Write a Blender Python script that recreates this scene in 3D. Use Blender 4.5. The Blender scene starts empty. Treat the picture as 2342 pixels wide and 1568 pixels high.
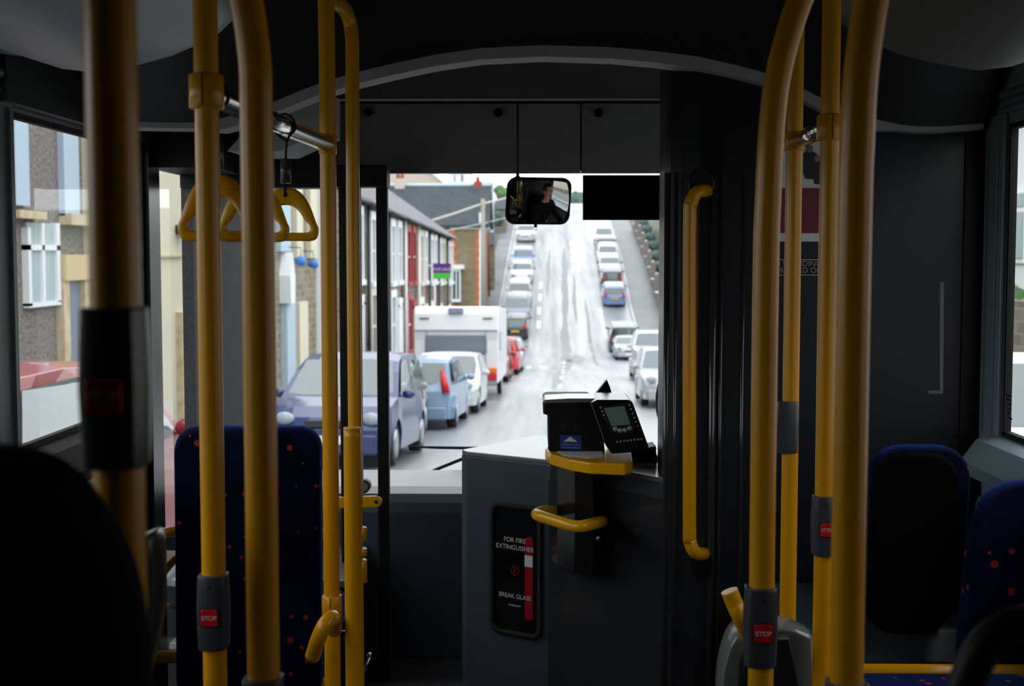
import bpy, bmesh, math, random
from mathutils import Vector, Matrix, Euler
random.seed(7)
PI = math.pi
scn = bpy.context.scene
C = scn.collection
# ---------------------------------------------------------------- camera
EYE = Vector((0, 0, 1.5))
FPX = 3000.0
cam_d = bpy.data.cameras.new('camera'); cam = bpy.data.objects.new('camera', cam_d); C.objects.link(cam)
cam_d.sensor_width = 36; cam_d.lens = 36 * FPX / 2342
cam_d.clip_start = .05; cam_d.clip_end = 1000
PITCH = math.atan(200 / FPX); YAW = math.atan(49 / FPX * math.cos(PITCH))
cam.location = EYE; cam.rotation_euler = (PI / 2 - PITCH, 0, YAW)
cam_d.dof.use_dof = True; cam_d.dof.focus_distance = 3.0; cam_d.dof.aperture_fstop = 7.0
scn.camera = cam
RM = Euler((PI / 2 - PITCH, 0, YAW)).to_matrix()
def P(px, py, D):
    v = RM @ Vector(((px - 1171) / FPX, (784 - py) / FPX, -1))
    return EYE + v * (D / v.y)
# ---------------------------------------------------------------- sky and exposure
w = bpy.data.worlds.new('overcast_sky'); scn.world = w; w.use_nodes = True
nt = w.node_tree; bgn = nt.nodes['Background']
tc = nt.nodes.new('ShaderNodeTexCoord'); sp = nt.nodes.new('ShaderNodeSeparateXYZ'); rp = nt.nodes.new('ShaderNodeValToRGB')
nt.links.new(tc.outputs['Generated'], sp.inputs[0]); nt.links.new(sp.outputs['Z'], rp.inputs[0]); nt.links.new(rp.outputs[0], bgn.inputs[0])
rp.color_ramp.elements[0].position = 0.0; rp.color_ramp.elements[0].color = (.95, 1, 1.04, 1)
rp.color_ramp.elements[1].position = .85; rp.color_ramp.elements[1].color = (1.35, 1.37, 1.4, 1)
bgn.inputs[1].default_value = 2.05
scn.view_settings.view_transform = 'Standard'; scn.view_settings.look = 'None'
scn.view_settings.gamma = 1; scn.view_settings.exposure = 0; scn.view_settings.use_curve_mapping = False
# ---------------------------------------------------------------- materials
def lin(c):
    return tuple(((v / 255) / 12.92 if v / 255 <= .04045 else ((v / 255 + .055) / 1.055) ** 2.4) for v in c) + (1,)
def mat(name, rgb, rough=.5, metal=0, coat=0, spec=.5, n_scale=0, n_amt=0, rgb2=None, bump=0, r_var=0, emit=None, estr=0):
    m = bpy.data.materials.new(name); m.use_nodes = True
    t = m.node_tree; b = t.nodes['Principled BSDF']
    b.inputs['Base Color'].default_value = lin(rgb); b.inputs['Roughness'].default_value = rough
    b.inputs['Metallic'].default_value = metal; b.inputs['Specular IOR Level'].default_value = spec
    b.inputs['Coat Weight'].default_value = coat; b.inputs['Coat Roughness'].default_value = .08
    if n_scale:
        tcn = t.nodes.new('ShaderNodeTexCoord'); n = t.nodes.new('ShaderNodeTexNoise')
        n.inputs['Scale'].default_value = n_scale; n.inputs['Detail'].default_value = 5
        t.links.new(tcn.outputs['Object'], n.inputs['Vector'])
        if rgb2:
            r = t.nodes.new('ShaderNodeValToRGB'); r.color_ramp.elements[0].position = .5 - n_amt; r.color_ramp.elements[1].position = .5 + n_amt
            r.color_ramp.elements[0].color = lin(rgb); r.color_ramp.elements[1].color = lin(rgb2)
            t.links.new(n.outputs[0], r.inputs[0]); t.links.new(r.outputs[0], b.inputs['Base Color'])
        if bump:
            bn = t.nodes.new('ShaderNodeBump'); bn.inputs['Strength'].default_value = bump; bn.inputs['Distance'].default_value = .02
            t.links.new(n.outputs[0], bn.inputs['Height']); t.links.new(bn.outputs[0], b.inputs['Normal'])
        if r_var:
            mr = t.nodes.new('ShaderNodeMapRange'); mr.inputs[1].default_value = .35; mr.inputs[2].default_value = .65
            mr.inputs[3].default_value = max(0, rough - r_var); mr.inputs[4].default_value = rough + r_var
            t.links.new(n.outputs[0], mr.inputs[0]); t.links.new(mr.outputs[0], b.inputs['Roughness'])
    if emit:
        b.inputs['Emission Color'].default_value = lin(emit); b.inputs['Emission Strength'].default_value = estr
    return m
def glass_mat(name, tint=(1, 1, 1, 1), ior=1.5):
    m = bpy.data.materials.new(name); m.use_nodes = True
    t = m.node_tree; t.nodes.clear()
    o = t.nodes.new('ShaderNodeOutputMaterial'); mx = t.nodes.new('ShaderNodeMixShader'); tr = t.nodes.new('ShaderNodeBsdfTransparent'); g = t.nodes.new('ShaderNodeBsdfGlossy')
    ge = t.nodes.new('ShaderNodeNewGeometry'); dp = t.nodes.new('ShaderNodeVectorMath'); dp.operation = 'DOT_PRODUCT'
    t.links.new(ge.outputs['Normal'], dp.inputs[0]); t.links.new(ge.outputs['Incoming'], dp.inputs[1])
    last = dp.outputs['Value']
    for op, v, sw in (('ABSOLUTE', 0, 0), ('SUBTRACT', 1.0, 1), ('POWER', 5.0, 0), ('MULTIPLY', .93, 0), ('ADD', .06, 0)):   # Schlick reflectance
        nd = t.nodes.new('ShaderNodeMath'); nd.operation = op; nd.inputs[1 - sw if op != 'ABSOLUTE' else 1].default_value = v
        t.links.new(last, nd.inputs[sw]); last = nd.outputs[0]
    tr.inputs[0].default_value = tint; g.inputs['Roughness'].default_value = .02
    t.links.new(last, mx.inputs[0]); t.links.new(tr.outputs[0], mx.inputs[1]); t.links.new(g.outputs[0], mx.inputs[2]); t.links.new(mx.outputs[0], o.inputs[0])
    return m
M = {}
M['yellow'] = mat('yellow_powder_coat', (210, 146, 0), .26, spec=.5)
M['yellow_gloss'] = mat('yellow_plastic', (228, 166, 4), .22)
M['chrome'] = mat('brushed_chrome', (225, 225, 222), .14, 1)
M['black'] = mat('black_plastic', (14, 15, 16), .5, spec=.25)
M['black_gloss'] = mat('glossy_black', (14, 16, 18), .22)
M['rubber'] = mat('black_rubber', (10, 10, 10), .8)
M['grey_unit'] = mat('grey_bell_push_plastic', (58, 62, 68), .3)
M['red_button'] = mat('red_button_plastic', (196, 20, 34), .35)
M['letters'] = mat('pale_lettering', (215, 210, 205), .5)
M['ceil'] = mat('cove_panel_plastic_lit', (120, 134, 140), .42)  # left cove, window light put into the paler tone
M['ceil_r'] = mat('cove_panel_plastic_brown_dim', (88, 86, 82), .5)  # right cove, same panel in a darker brown-grey where less light falls
M['dome'] = mat('black_dome_panel', (11, 11, 12), .55, n_scale=3, n_amt=.1)
M['arch'] = mat('grey_arch_trim', (150, 150, 148), .6)
M['header'] = mat('grey_header_board', (132, 132, 136), .6, n_scale=200, bump=.05)
M['header_up'] = mat('grey_upper_header_board', (108, 105, 100), .65)
M['wall_in'] = mat('slate_grey_panel', (52, 60, 66), .4)
M['frame_g'] = mat('grey_green_window_frame', (120, 140, 150), .4)
M['partition'] = mat('dark_partition_laminate', (30, 33, 38), .3, spec=.15, n_scale=2, r_var=.08)
M['cabdoor'] = mat('glossy_dark_cab_door', (44, 47, 52), .16, coat=.6)
M['cabgrey'] = mat('slate_cab_panel', (62, 72, 82), .35)
M['dash'] = mat('blue_grey_dashboard', (62, 74, 88), .3)
M['floor'] = mat('dark_speckled_bus_floor', (30, 33, 36), .6, n_scale=120, n_amt=.1, rgb2=(60, 62, 66))
M['pillar'] = mat('dark_speckled_pillar', (38, 42, 44), .6, n_scale=90, n_amt=.2, rgb2=(58, 62, 64))
M['mirror'] = mat('mirror_glass', (235, 238, 238), .015, 1)
M['glass'] = glass_mat('window_glass', (.97, .985, .98, 1))
M['screen_lcd'] = mat('green_lcd', (120, 146, 136), .2)
M['key'] = mat('grey_keys', (150, 152, 165), .3)
M['blue_label'] = mat('blue_label', (30, 62, 130), .4)
M['white_p'] = mat('white_paper', (215, 215, 218), .5)
M['magenta_p'] = mat('crimson_print', (105, 14, 44), .5)
M['suit'] = mat('dark_print', (20, 22, 30), .5)
M['skinprint'] = mat('pinkish_print', (150, 105, 100), .5)
M['red_ext'] = mat('red_extinguisher_paint', (150, 24, 32), .3)
M['jacket'] = mat('black_jacket_cloth', (12, 12, 14), .9, spec=.1)
M['skin'] = mat('skin', (196, 140, 118), .5)
M['hair'] = mat('dark_brown_hair', (26, 19, 15), .6)
M['blackcloth'] = mat('black_upholstery', (9, 9, 10), .9, spec=.05)
M['shell'] = mat('glossy_grey_seat_shell', (48, 52, 54), .18)
M['shell2'] = mat('silver_grey_seat_shell', (112, 116, 116), .16)
def moquette():
    m = mat('blue_moquette_with_red_spots', (16, 26, 84), .9, spec=.05)
    t = m.node_tree; b = t.nodes['Principled BSDF']
    tcn = t.nodes.new('ShaderNodeTexCoord'); v = t.nodes.new('ShaderNodeTexVoronoi'); v.inputs['Scale'].default_value = 24
    wn = t.nodes.new('ShaderNodeMath'); wn.operation = 'MULTIPLY'; wn.inputs[1].default_value = .24
    sepc = t.nodes.new('ShaderNodeSeparateColor'); lt = t.nodes.new('ShaderNodeMath'); lt.operation = 'LESS_THAN'
    mx = t.nodes.new('ShaderNodeMix'); mx.data_type = 'RGBA'
    t.links.new(tcn.outputs['Object'], v.inputs['Vector']); t.links.new(v.outputs['Color'], sepc.inputs[0])
    t.links.new(sepc.outputs[0], wn.inputs[0]); t.links.new(v.outputs['Distance'], lt.inputs[0]); t.links.new(wn.outputs[0], lt.inputs[1])
    n = t.nodes.new('ShaderNodeTexNoise'); n.inputs['Scale'].default_value = 5; t.links.new(tcn.outputs['Object'], n.inputs['Vector'])
    r = t.nodes.new('ShaderNodeValToRGB'); r.color_ramp.elements[0].position = .45; r.color_ramp.elements[1].position = .58
    r.color_ramp.elements[0].color = lin((5, 7, 17)); r.color_ramp.elements[1].color = lin((9, 13, 34))
    t.links.new(n.outputs[0], r.inputs[0]); t.links.new(r.outputs[0], mx.inputs[6]); mx.inputs[7].default_value = lin((140, 40, 30))
    t.links.new(lt.outputs[0], mx.inputs[0]); t.links.new(mx.outputs[2], b.inputs['Base Color'])
    b.inputs['Sheen Weight'].default_value = .3; b.inputs['Sheen Tint'].default_value = lin((60, 110, 230))
    return m
M['moquette'] = moquette()
# street
def road_mat():
    m = mat('wet_asphalt', (120, 124, 128), .4)
    t = m.node_tree; b = t.nodes['Principled BSDF']
    tcn = t.nodes.new('ShaderNodeTexCoord'); mp = t.nodes.new('ShaderNodeMapping'); mp.inputs['Scale'].default_value = (1.0, .05, .15)
    n = t.nodes.new('ShaderNodeTexNoise'); n.inputs['Scale'].default_value = .9; n.inputs['Detail'].default_value = 6; n.inputs['Roughness'].default_value = .65
    t.links.new(tcn.outputs['Object'], mp.inputs[0]); t.links.new(mp.outputs[0], n.inputs['Vector'])
    r = t.nodes.new('ShaderNodeValToRGB'); r.color_ramp.elements[0].position = .32; r.color_ramp.elements[1].position = .62
    r.color_ramp.elements[0].color = lin((96, 100, 106)); r.color_ramp.elements[1].color = lin((150, 155, 160))
    t.links.new(n.outputs[0], r.inputs[0]); t.links.new(r.outputs[0], b.inputs['Base Color'])
    mr = t.nodes.new('ShaderNodeMapRange'); mr.inputs[1].default_value = .35; mr.inputs[2].default_value = .65; mr.inputs[3].default_value = .4; mr.inputs[4].default_value = .26
    t.links.new(n.outputs[0], mr.inputs[0]); t.links.new(mr.outputs[0], b.inputs['Roughness'])
    return m
M['road'] = road_mat()
M['pave'] = mat('grey_paving', (92, 98, 106), .55, n_scale=.5, n_amt=.15, rgb2=(126, 130, 134), r_var=.1)
M['kerb'] = mat('kerb_stone', (170, 172, 170), .5)
M['grass'] = mat('rough_hill_ground', (62, 82, 52), .9, n_scale=.4, n_amt=.2, rgb2=(96, 100, 84))
M['paint_line'] = mat('white_road_paint', (222, 226, 230), .5)
M['patch'] = mat('dark_tar_patch', (84, 88, 93), .36)
def brick_mat(name, c1, c2, mortar, scale, w_=.5, h_=.25, rough=.85):
    m = mat(name, c1, rough); t = m.node_tree; b = t.nodes['Principled BSDF']
    tcn = t.nodes.new('ShaderNodeTexCoord'); sx = t.nodes.new('ShaderNodeSeparateXYZ'); cx = t.nodes.new('ShaderNodeCombineXYZ'); ad = t.nodes.new('ShaderNodeMath'); ad.operation = 'ADD'
    br = t.nodes.new('ShaderNodeTexBrick'); br.inputs['Scale'].default_value = scale
    br.inputs['Color1'].default_value = lin(c1); br.inputs['Color2'].default_value = lin(c2); br.inputs['Mortar'].default_value = lin(mortar)
    br.inputs['Brick Width'].default_value = w_; br.inputs['Row Height'].default_value = h_; br.inputs['Mortar Size'].default_value = .02
    t.links.new(tcn.outputs['Object'], sx.inputs[0]); t.links.new(sx.outputs[0], ad.inputs[0]); t.links.new(sx.outputs[1], ad.inputs[1])
    t.links.new(ad.outputs[0], cx.inputs[0]); t.links.new(sx.outputs[2], cx.inputs[1]); t.links.new(cx.outputs[0], br.inputs['Vector'])
    t.links.new(br.outputs[0], b.inputs['Base Color'])
    return m
M['stone'] = brick_mat('rubble_stone', (112, 102, 86), (146, 136, 116), (150, 144, 128), 1.3, .5, .22)
M['stone2'] = brick_mat('dark_rubble_stone', (92, 86, 76), (128, 120, 106), (132, 126, 114), 1.3, .5, .22)
M['stone3'] = brick_mat('brown_gable_stone', (122, 108, 84), (142, 128, 102), (120, 108, 88), 1.2, .5, .22)
M['slate'] = brick_mat('roof_slate', (70, 80, 90), (88, 96, 105), (60, 68, 76), 2.0, .5, .5, .7)
M['slate_d'] = brick_mat('dark_roof_slate', (50, 60, 68), (64, 72, 80), (44, 52, 58), 2.0, .5, .5, .8)
M['slate_p'] = mat('purple_grey_slate', (92, 90, 98), .75, n_scale=2, n_amt=.2, rgb2=(116, 114, 122))
M['pebble'] = mat('pebbledash', (98, 92, 88), .9, n_scale=22, n_amt=.12, rgb2=(140, 134, 128))
M['cream'] = mat('cream_render', (214, 208, 186), .8)
M['beige'] = mat('beige_render', (206, 184, 142), .8)
M['pinkish'] = mat('pale_pink_render', (196, 182, 172), .8)
M['white_r'] = mat('white_render', (225, 230, 232), .7)
M['white_u'] = mat('white_window_frame', (232, 236, 240), .5)
M['paleblue'] = mat('pale_blue_painted_surround', (176, 196, 212), .6)
M['red_u'] = mat('red_painted_surround', (160, 52, 58), .6)
M['sand'] = mat('sandstone_dressing', (186, 164, 130), .8, n_scale=6, n_amt=.2, rgb2=(216, 200, 170))
M['orange_b'] = mat('orange_brick_quoin', (206, 112, 66), .8)
M['pane'] = mat('dark_house_glass', (70, 84, 94), .08)
M['pane_l'] = mat('curtained_glass', (168, 186, 190), .15)
M['door_g'] = mat('grey_blue_door', (120, 136, 152), .6)
M['door_r'] = mat('red_front_door', (170, 34, 40), .5)
M['pot'] = mat('red_clay_pot', (150, 70, 58), .8)
M['tyre'] = mat('tyre_rubber', (18, 18, 20), .7)
M['hub'] = mat('silver_wheel', (170, 175, 180), .3, .8)
M['carglass'] = mat('sky_toned_car_glass', (70, 90, 96), .04, coat=1, spec=.7)  # opaque pane, reflected sky put into the grey-blue base colour
M['lamp_c'] = mat('clear_headlamp', (160, 172, 182), .08)
M['lamp_r'] = mat('red_tail_lamp', (190, 26, 34), .2)
M['lamp_o'] = mat('amber_lamp', (232, 110, 30), .2)
M['plate_y'] = mat('yellow_number_plate', (222, 170, 40), .4)
M['plate_w'] = mat('white_number_plate', (220, 222, 222), .4)
M['bump_b'] = mat('dark_bumper_plastic', (44, 48, 54), .5)
M['leaf'] = mat('hedge_leaves', (52, 84, 44), .8, n_scale=5, n_amt=.2, rgb2=(98, 134, 78))
M['leaf_d'] = mat('dark_far_trees', (62, 84, 78), .9, n_scale=2, n_amt=.2, rgb2=(84, 104, 96))
M['blue_flower'] = mat('blue_basket', (60, 122, 200), .6)
M['purple'] = mat('purple_board', (92, 34, 128), .5)
M['green_s'] = mat('green_board', (72, 190, 66), .5)
M['cable'] = mat('pale_cable', (176, 172, 160), .6)
M['wood'] = mat('grey_pole', (150, 146, 136), .8)
M['carp'] = {}
def paint(rgb):
    if rgb not in M['carp']: M['carp'][rgb] = mat('car_paint', rgb, .32, coat=.7)
    return M['carp'][rgb]
# ---------------------------------------------------------------- mesh helpers
def BM(): return bmesh.new()
def vface(bm, pts):
    vs = [bm.verts.new(p) for p in pts]
    return bm.faces.new(vs)
def box(bm, x0, x1, y0, y1, z0, z1, bev=0):
    r = bmesh.ops.create_cube(bm, size=1, matrix=Matrix.Translation(((x0 + x1) / 2, (y0 + y1) / 2, (z0 + z1) / 2)) @ Matrix.Diagonal((abs(x1 - x0), abs(y1 - y0), abs(z1 - z0), 1)))
    if bev:
        vs = set(r['verts']); es = [e for e in bm.edges if e.verts[0] in vs and e.verts[1] in vs]
        bmesh.ops.bevel(bm, geom=es, offset=bev, segments=3, affect='EDGES', profile=.5)
def tube(bm, pts, r, n=18, cap=True):
    pts = [Vector(p) for p in pts]; rings = []
    rs = r if isinstance(r, (list, tuple)) else [r] * len(pts)
    t0 = (pts[1] - pts[0]).normalized()
    a = t0.orthogonal().normalized()
    for i, p in enumerate(pts):
        t = ((pts[min(i + 1, len(pts) - 1)] - pts[max(i - 1, 0)])).normalized()
        a = (a - t * a.dot(t)).normalized(); b = t.cross(a)
        rings.append([bm.verts.new(p + (a * math.cos(2 * PI * k / n) + b * math.sin(2 * PI * k / n)) * rs[i]) for k in range(n)])
    for i in range(len(rings) - 1):
        for k in range(n):
            f = bm.faces.new((rings[i][k], rings[i][(k + 1) % n], rings[i + 1][(k + 1) % n], rings[i + 1][k])); f.smooth = True
    if cap:
        bm.faces.new(rings[0][::-1]); bm.faces.new(rings[-1])
def smooth_path(pts, k=6):
    pts = [Vector(p) for p in pts]; out = []
    for i in range(len(pts) - 1):
        p0 = pts[max(i - 1, 0)]; p1 = pts[i]; p2 = pts[i + 1]; p3 = pts[min(i + 2, len(pts) - 1)]
        for j in range(k):
            t = j / k
            out.append(.5 * ((2 * p1) + (p2 - p0) * t + (2 * p0 - 5 * p1 + 4 * p2 - p3) * t * t + (3 * p1 - p0 - 3 * p2 + p3) * t ** 3))
    out.append(pts[-1]); return out
def prism(bm, poly, off):
    """closed 3D polygon extruded by the vector off"""
    off = Vector(off); a = [bm.verts.new(Vector(p)) for p in poly]; b = [bm.verts.new(Vector(p) + off) for p in poly]
    n = len(a); bm.faces.new(a[::-1]); bm.faces.new(b)
    for i in range(n): bm.faces.new((a[i], a[(i + 1) % n], b[(i + 1) % n], b[i]))
def pprism(bm, pxs, D, depth): prism(bm, [P(x, y, D) for x, y in pxs], (0, depth, 0))
def loft(bm, secs, closed=True, caps=True, smooth=True):
    R = [[bm.verts.new(Vector(p)) for p in s] for s in secs]; n = len(R[0])
    for i in range(len(R) - 1):
        for k in range(n if closed else n - 1):
            f = bm.faces.new((R[i][k], R[i][(k + 1) % n], R[i + 1][(k + 1) % n], R[i + 1][k])); f.smooth = smooth
    if caps and closed: bm.faces.new(R[0][::-1]); bm.faces.new(R[-1])
def ball(bm, c, r, sx=1, sy=1, sz=1, sub=2, jit=0):
    q = bmesh.ops.create_icosphere(bm, subdivisions=sub, radius=1)
    for v in q['verts']:
        j = 1 + random.uniform(-jit, jit)
        v.co = Vector((c[0] + v.co.x * r * sx * j, c[1] + v.co.y * r * sy * j, c[2] + v.co.z * r * sz * j))
        for f in v.link_faces: f.smooth = True
def rrect(cx, cz, w_, h_, r, n=5):
    pts = []
    for q, (sx, sz) in enumerate(((1, 1), (-1, 1), (-1, -1), (1, -1))):
        for k in range(n + 1):
            a = PI / 2 * q + PI / 2 * k / n
            pts.append((cx + sx * (w_ / 2 - r) + r * math.cos(a), cz + sz * (h_ / 2 - r) + r * math.sin(a)))
    return pts
def root_loc(o):
    while o.parent: o = o.parent
    return o.location.copy()
def obj(name, bm, m, parent=None, bev=0, recalc=True, smooth=False):
    if recalc: bmesh.ops.recalc_face_normals(bm, faces=bm.faces)
    if parent: off = root_loc(parent)
    else:
        xs = [v.co.x for v in bm.verts]; ys = [v.co.y for v in bm.verts]; zs = [v.co.z for v in bm.verts]
        off = Vector(((min(xs) + max(xs)) / 2, (min(ys) + max(ys)) / 2, min(zs)))
    bmesh.ops.translate(bm, verts=bm.verts, vec=-off)
    if smooth:
        for f in bm.faces: f.smooth = True
    me = bpy.data.meshes.new(name); bm.to_mesh(me); bm.free(); me.materials.append(m)
    o = bpy.data.objects.new(name, me); C.objects.link(o)
    if parent: o.parent = parent
    else: o.location = off
    if bev:
        md = o.modifiers.new('bevel', 'BEVEL'); md.width = bev; md.segments = 3; md.limit_method = 'ANGLE'; md.angle_limit = math.radians(35)
    return o
def tag(o, label, cat, group=None, kind=None):
    if label: o['label'] = label
    if cat: o['category'] = cat
    if group: o['group'] = group
    if kind: o['kind'] = kind
    return o
def thing(name, label, cat, loc=(0, 0, 0), group=None):
    o = bpy.data.objects.new(name, None); C.objects.link(o); o.location = loc; o.empty_display_size = .1
    return tag(o, label, cat, group)
def struct(name, bm, m, parent=None, label=None, bev=0, cat=None):
    o = obj(name, bm, m, parent, bev)
    if not parent:
        o['kind'] = 'structure'
        if label: o['label'] = label
        if cat: o['category'] = cat
    return o
def text(name, s, size, loc, m, parent, rot=(PI / 2, 0, 0), align='CENTER', ext=.0003, sp=1.0):
    cu = bpy.data.curves.new(name, 'FONT'); cu.body = s; cu.size = size; cu.align_x = align; cu.align_y = 'CENTER'; cu.extrude = ext; cu.space_line = sp
    to = bpy.data.objects.new(name + '_c', cu); C.objects.link(to)
    me = bpy.data.meshes.new_from_object(to.evaluated_get(bpy.context.evaluated_depsgraph_get()))
    C.objects.unlink(to); bpy.data.objects.remove(to)
    me.transform(Matrix.Translation(Vector(loc)) @ Euler(rot).to_matrix().to_4x4())
    b = BM(); b.from_mesh(me)
    return obj(name, b, m, parent, recalc=False)
def dup(root, loc, rot=None, label=None):
    r = root.copy(); C.objects.link(r); r.location = loc
    if rot is not None: r.rotation_euler = rot
    if label: r['label'] = label
    for ch in list(root.children):
        c = ch.copy(); C.objects.link(c); c.parent = r
        for g in list(ch.children):
            d = g.copy(); C.objects.link(d); d.parent = c
    return r
# ---------------------------------------------------------------- road profile
PROF = [(-60, 0.6), (-30, -.9), (-10, -1.72), (0, -1.82), (5, -1.86), (8, -2.0), (12, -2.35), (17, -2.85), (25, -3.35), (33, -3.8), (43, -4.2), (50, -4.55), (60, -5.25), (70, -5.8), (78, -6.0), (81, -5.9),
        (85, -5.2), (90, -4.3), (95, -3.3), (100, -2.3), (110, -.4), (120, 1.3), (132, 3.2), (145, 4.9), (160, 6.3), (180, 7.0), (260, 7.5)]
def interp(T, d):
    if d <= T[0][0]: return T[0][1]
    for (a, u), (b, v) in zip(T, T[1:]):
        if d <= b: return u + (v - u) * (d - a) / (b - a)
    return T[-1][1]
def gz(d):   # world height of the road, a little smoothed
    return 1.5 + (interp(PROF, d - 1.5) + interp(PROF, d) * 2 + interp(PROF, d + 1.5)) / 4
def slope(d): return math.atan((gz(d + 1.8) - gz(d - 1.8)) / 3.6)
CL = [(-40, -5.2), (8, -4.25), (17, -3.85), (33, -3.25), (50, -2.9), (90, -2.35), (120, -1.9), (200, -.9)]      # left kerb
CR = [(-40, 4.3), (8, 4.5), (33, 4.9), (50, 5.6), (78, 6.7), (93, 6.8), (112, 7.3), (200, 8.6)]                  # right kerb
def cl(d): return interp(CL, d)
def cr(d): return interp(CR, d)
# ================================================================ BUS SHELL
FLZ = 0.0
b = BM(); box(b, -1.25, 1.25, -3.6, 5.35, -.12, FLZ); struct('floor', b, M['floor'])
b = BM(); box(b, -1.25, 1.25, -3.6, 5.35, 2.42, 2.48); struct('ceiling', b, M['dome'])
b = BM(); box(b, -1.25, 1.25, -3.66, -3.6, 0, 2.45); struct('wall_back', b, M['wall_in'])
WZ0, WZ1 = 1.04, 1.83
LP = [(-3.6, .7), (1.3, 1.42), (2.85, 3.0), (3.93, 4.06)]  # unseen rear stretch left windowless, next window narrowed, to darken the interior
b = BM()
box(b, -1.212, -1.2, -3.6, 4.06, 0, WZ0); box(b, -1.212, -1.2, -3.6, 5.35, WZ1, 2.45)
for y0, y1 in LP: box(b, -1.212, -1.2, y0, y1, WZ0, WZ1)
struct('wall_left', b, M['frame_g'])
RP = [(-3.6, .7), (1.3, 1.42), (3.345, 3.6), (5.0, 5.35)]  # right side likewise closed behind the view to hold the light down
b = BM()
box(b, 1.2, 1.212, -3.6, 5.35, 0, WZ0); box(b, 1.2, 1.212, -3.6, 5.35, WZ1, 2.45)
for y0, y1 in RP: box(b, 1.2, 1.212, y0, y1, WZ0, WZ1)
struct('wall_right', b, M['frame_g'])
wn = 1
def side_window(sx, y0, y1, nm):
    f = BM(); x0, x1 = sx * 1.196, sx * 1.214
    t = .014
    box(f, x0, x1, y0, y1, WZ0, WZ0 + t); box(f, x0, x1, y0, y1, WZ1 - t, WZ1)
    box(f, x0, x1, y0, y0 + t, WZ0, WZ1); box(f, x0, x1, y1 - t, y1, WZ0, WZ1)
    fo = struct(nm, f, M['rubber'])
    g = BM(); vface(g, [(sx * 1.206, y0, WZ0), (sx * 1.206, y1, WZ0), (sx * 1.206, y1, WZ1), (sx * 1.206, y0, WZ1)])
    g2 = obj('window_pane', g, M['glass'], None)
    g2.parent = fo; g2.location = g2.location - fo.location
    return fo
for i, ((a0, a1), (b0, b1)) in enumerate(zip(LP, LP[1:])): side_window(-1, a1, b0, 'window_%d' % wn); wn += 1
for i, ((a0, a1), (b0, b1)) in enumerate(zip(RP, RP[1:])): side_window(1, a1, b0, 'window_%d' % wn); wn += 1
# metal strips along the windows, sill ledges
for s, nm in ((-1, 'trim_1'), (1, 'trim_2')):
    f = BM()
    y1 = 3.95 if s < 0 else 3.34
    tube(f, [(s * 1.175, -3, WZ1 + .07), (s * 1.175, y1, WZ1 + .07)], .012, 8)
    tube(f, [(s * 1.18, -3, WZ1 + .035), (s * 1.18, y1, WZ1 + .035)], .009, 8)
    struct(nm, f, M['frame_g'])
for s, nm in ((-1, 'trim_3'), (1, 'trim_4')):
    f = BM(); y1 = 3.6 if s < 0 else 3.4
    prism(f, [(s * 1.2, -3, WZ0), (s * 1.15, -3, WZ0 - .015), (s * 1.11, -3, WZ0 - .07), (s * 1.11, -3, WZ0 - .1), (s * 1.2, -3, WZ0 - .12)], (0, y1 + 3, 0))
    struct(nm, f, M['rubber'] if s < 0 else M['frame_g'])  # right ledge gets the paler material so that it looks lit
for s, nm in ((-1, 'trim_5'), (1, 'trim_6')):
    f = BM(); y1 = 3.6 if s < 0 else 3.4
    prism(f, [(s * 1.2, -3, WZ0 - .15), (s * 1.16, -3, WZ0 - .165), (s * 1.15, -3, WZ0 - .19), (s * 1.2, -3, WZ0 - .19)], (0, y1 + 3, 0))
    struct(nm, f, M['shell2'])
# wide grey frame seen round the right-hand window
f = BM(); box(f, 1.188, 1.2, 3.36, 3.498, WZ0 - .03, WZ1 + .03, .004); box(f, 1.182, 1.19, 3.39, 3.396, WZ0, WZ1); box(f, 1.182, 1.19, 3.46, 3.466, WZ0, WZ1)
struct('trim_7', f, M['frame_g'])
f = BM(); box(f, 1.137, 1.184, 3.492, 3.499, 0, 2.0); struct('trim_8', f, M['black'])
f = BM(); box(f, -1.2, -1.18, 2.86, 2.99, WZ0 - .03, WZ1 + .03, .006); box(f, -1.18, -1.17, 2.94, 2.955, WZ0, WZ1)
struct('trim_9', f, M['frame_g'])
# side coves above the windows
sec_px = [(20, 250), (98, 150), (180, 178), (250, 186), (330, 172), (400, 152), (460, 125), (505, 100), (540, 65), (565, 20), (585, -60), (600, -160)]
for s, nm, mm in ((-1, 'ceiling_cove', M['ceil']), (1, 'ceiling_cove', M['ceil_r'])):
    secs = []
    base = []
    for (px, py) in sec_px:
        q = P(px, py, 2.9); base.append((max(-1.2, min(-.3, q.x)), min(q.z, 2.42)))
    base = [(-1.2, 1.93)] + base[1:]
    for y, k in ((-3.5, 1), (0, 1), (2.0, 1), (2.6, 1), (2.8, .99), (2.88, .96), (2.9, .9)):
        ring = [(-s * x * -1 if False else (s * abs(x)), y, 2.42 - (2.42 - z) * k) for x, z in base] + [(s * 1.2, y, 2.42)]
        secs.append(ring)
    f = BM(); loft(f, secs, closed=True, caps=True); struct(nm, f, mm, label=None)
# seams along the coves
for s, nm in ((-1, 'trim_10'), (1, 'trim_11')):
    f = BM(); tube(f, [(s * 1.168, -3, 1.985), (s * 1.168, 3.3, 1.985)], .006, 6); struct(nm, f, M['rubber'])
f = BM(); box(f, -1.2, -1.16, 2.9, 4.0, 1.84, 2.42); struct('trim_12', f, M['wall_in'])
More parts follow.
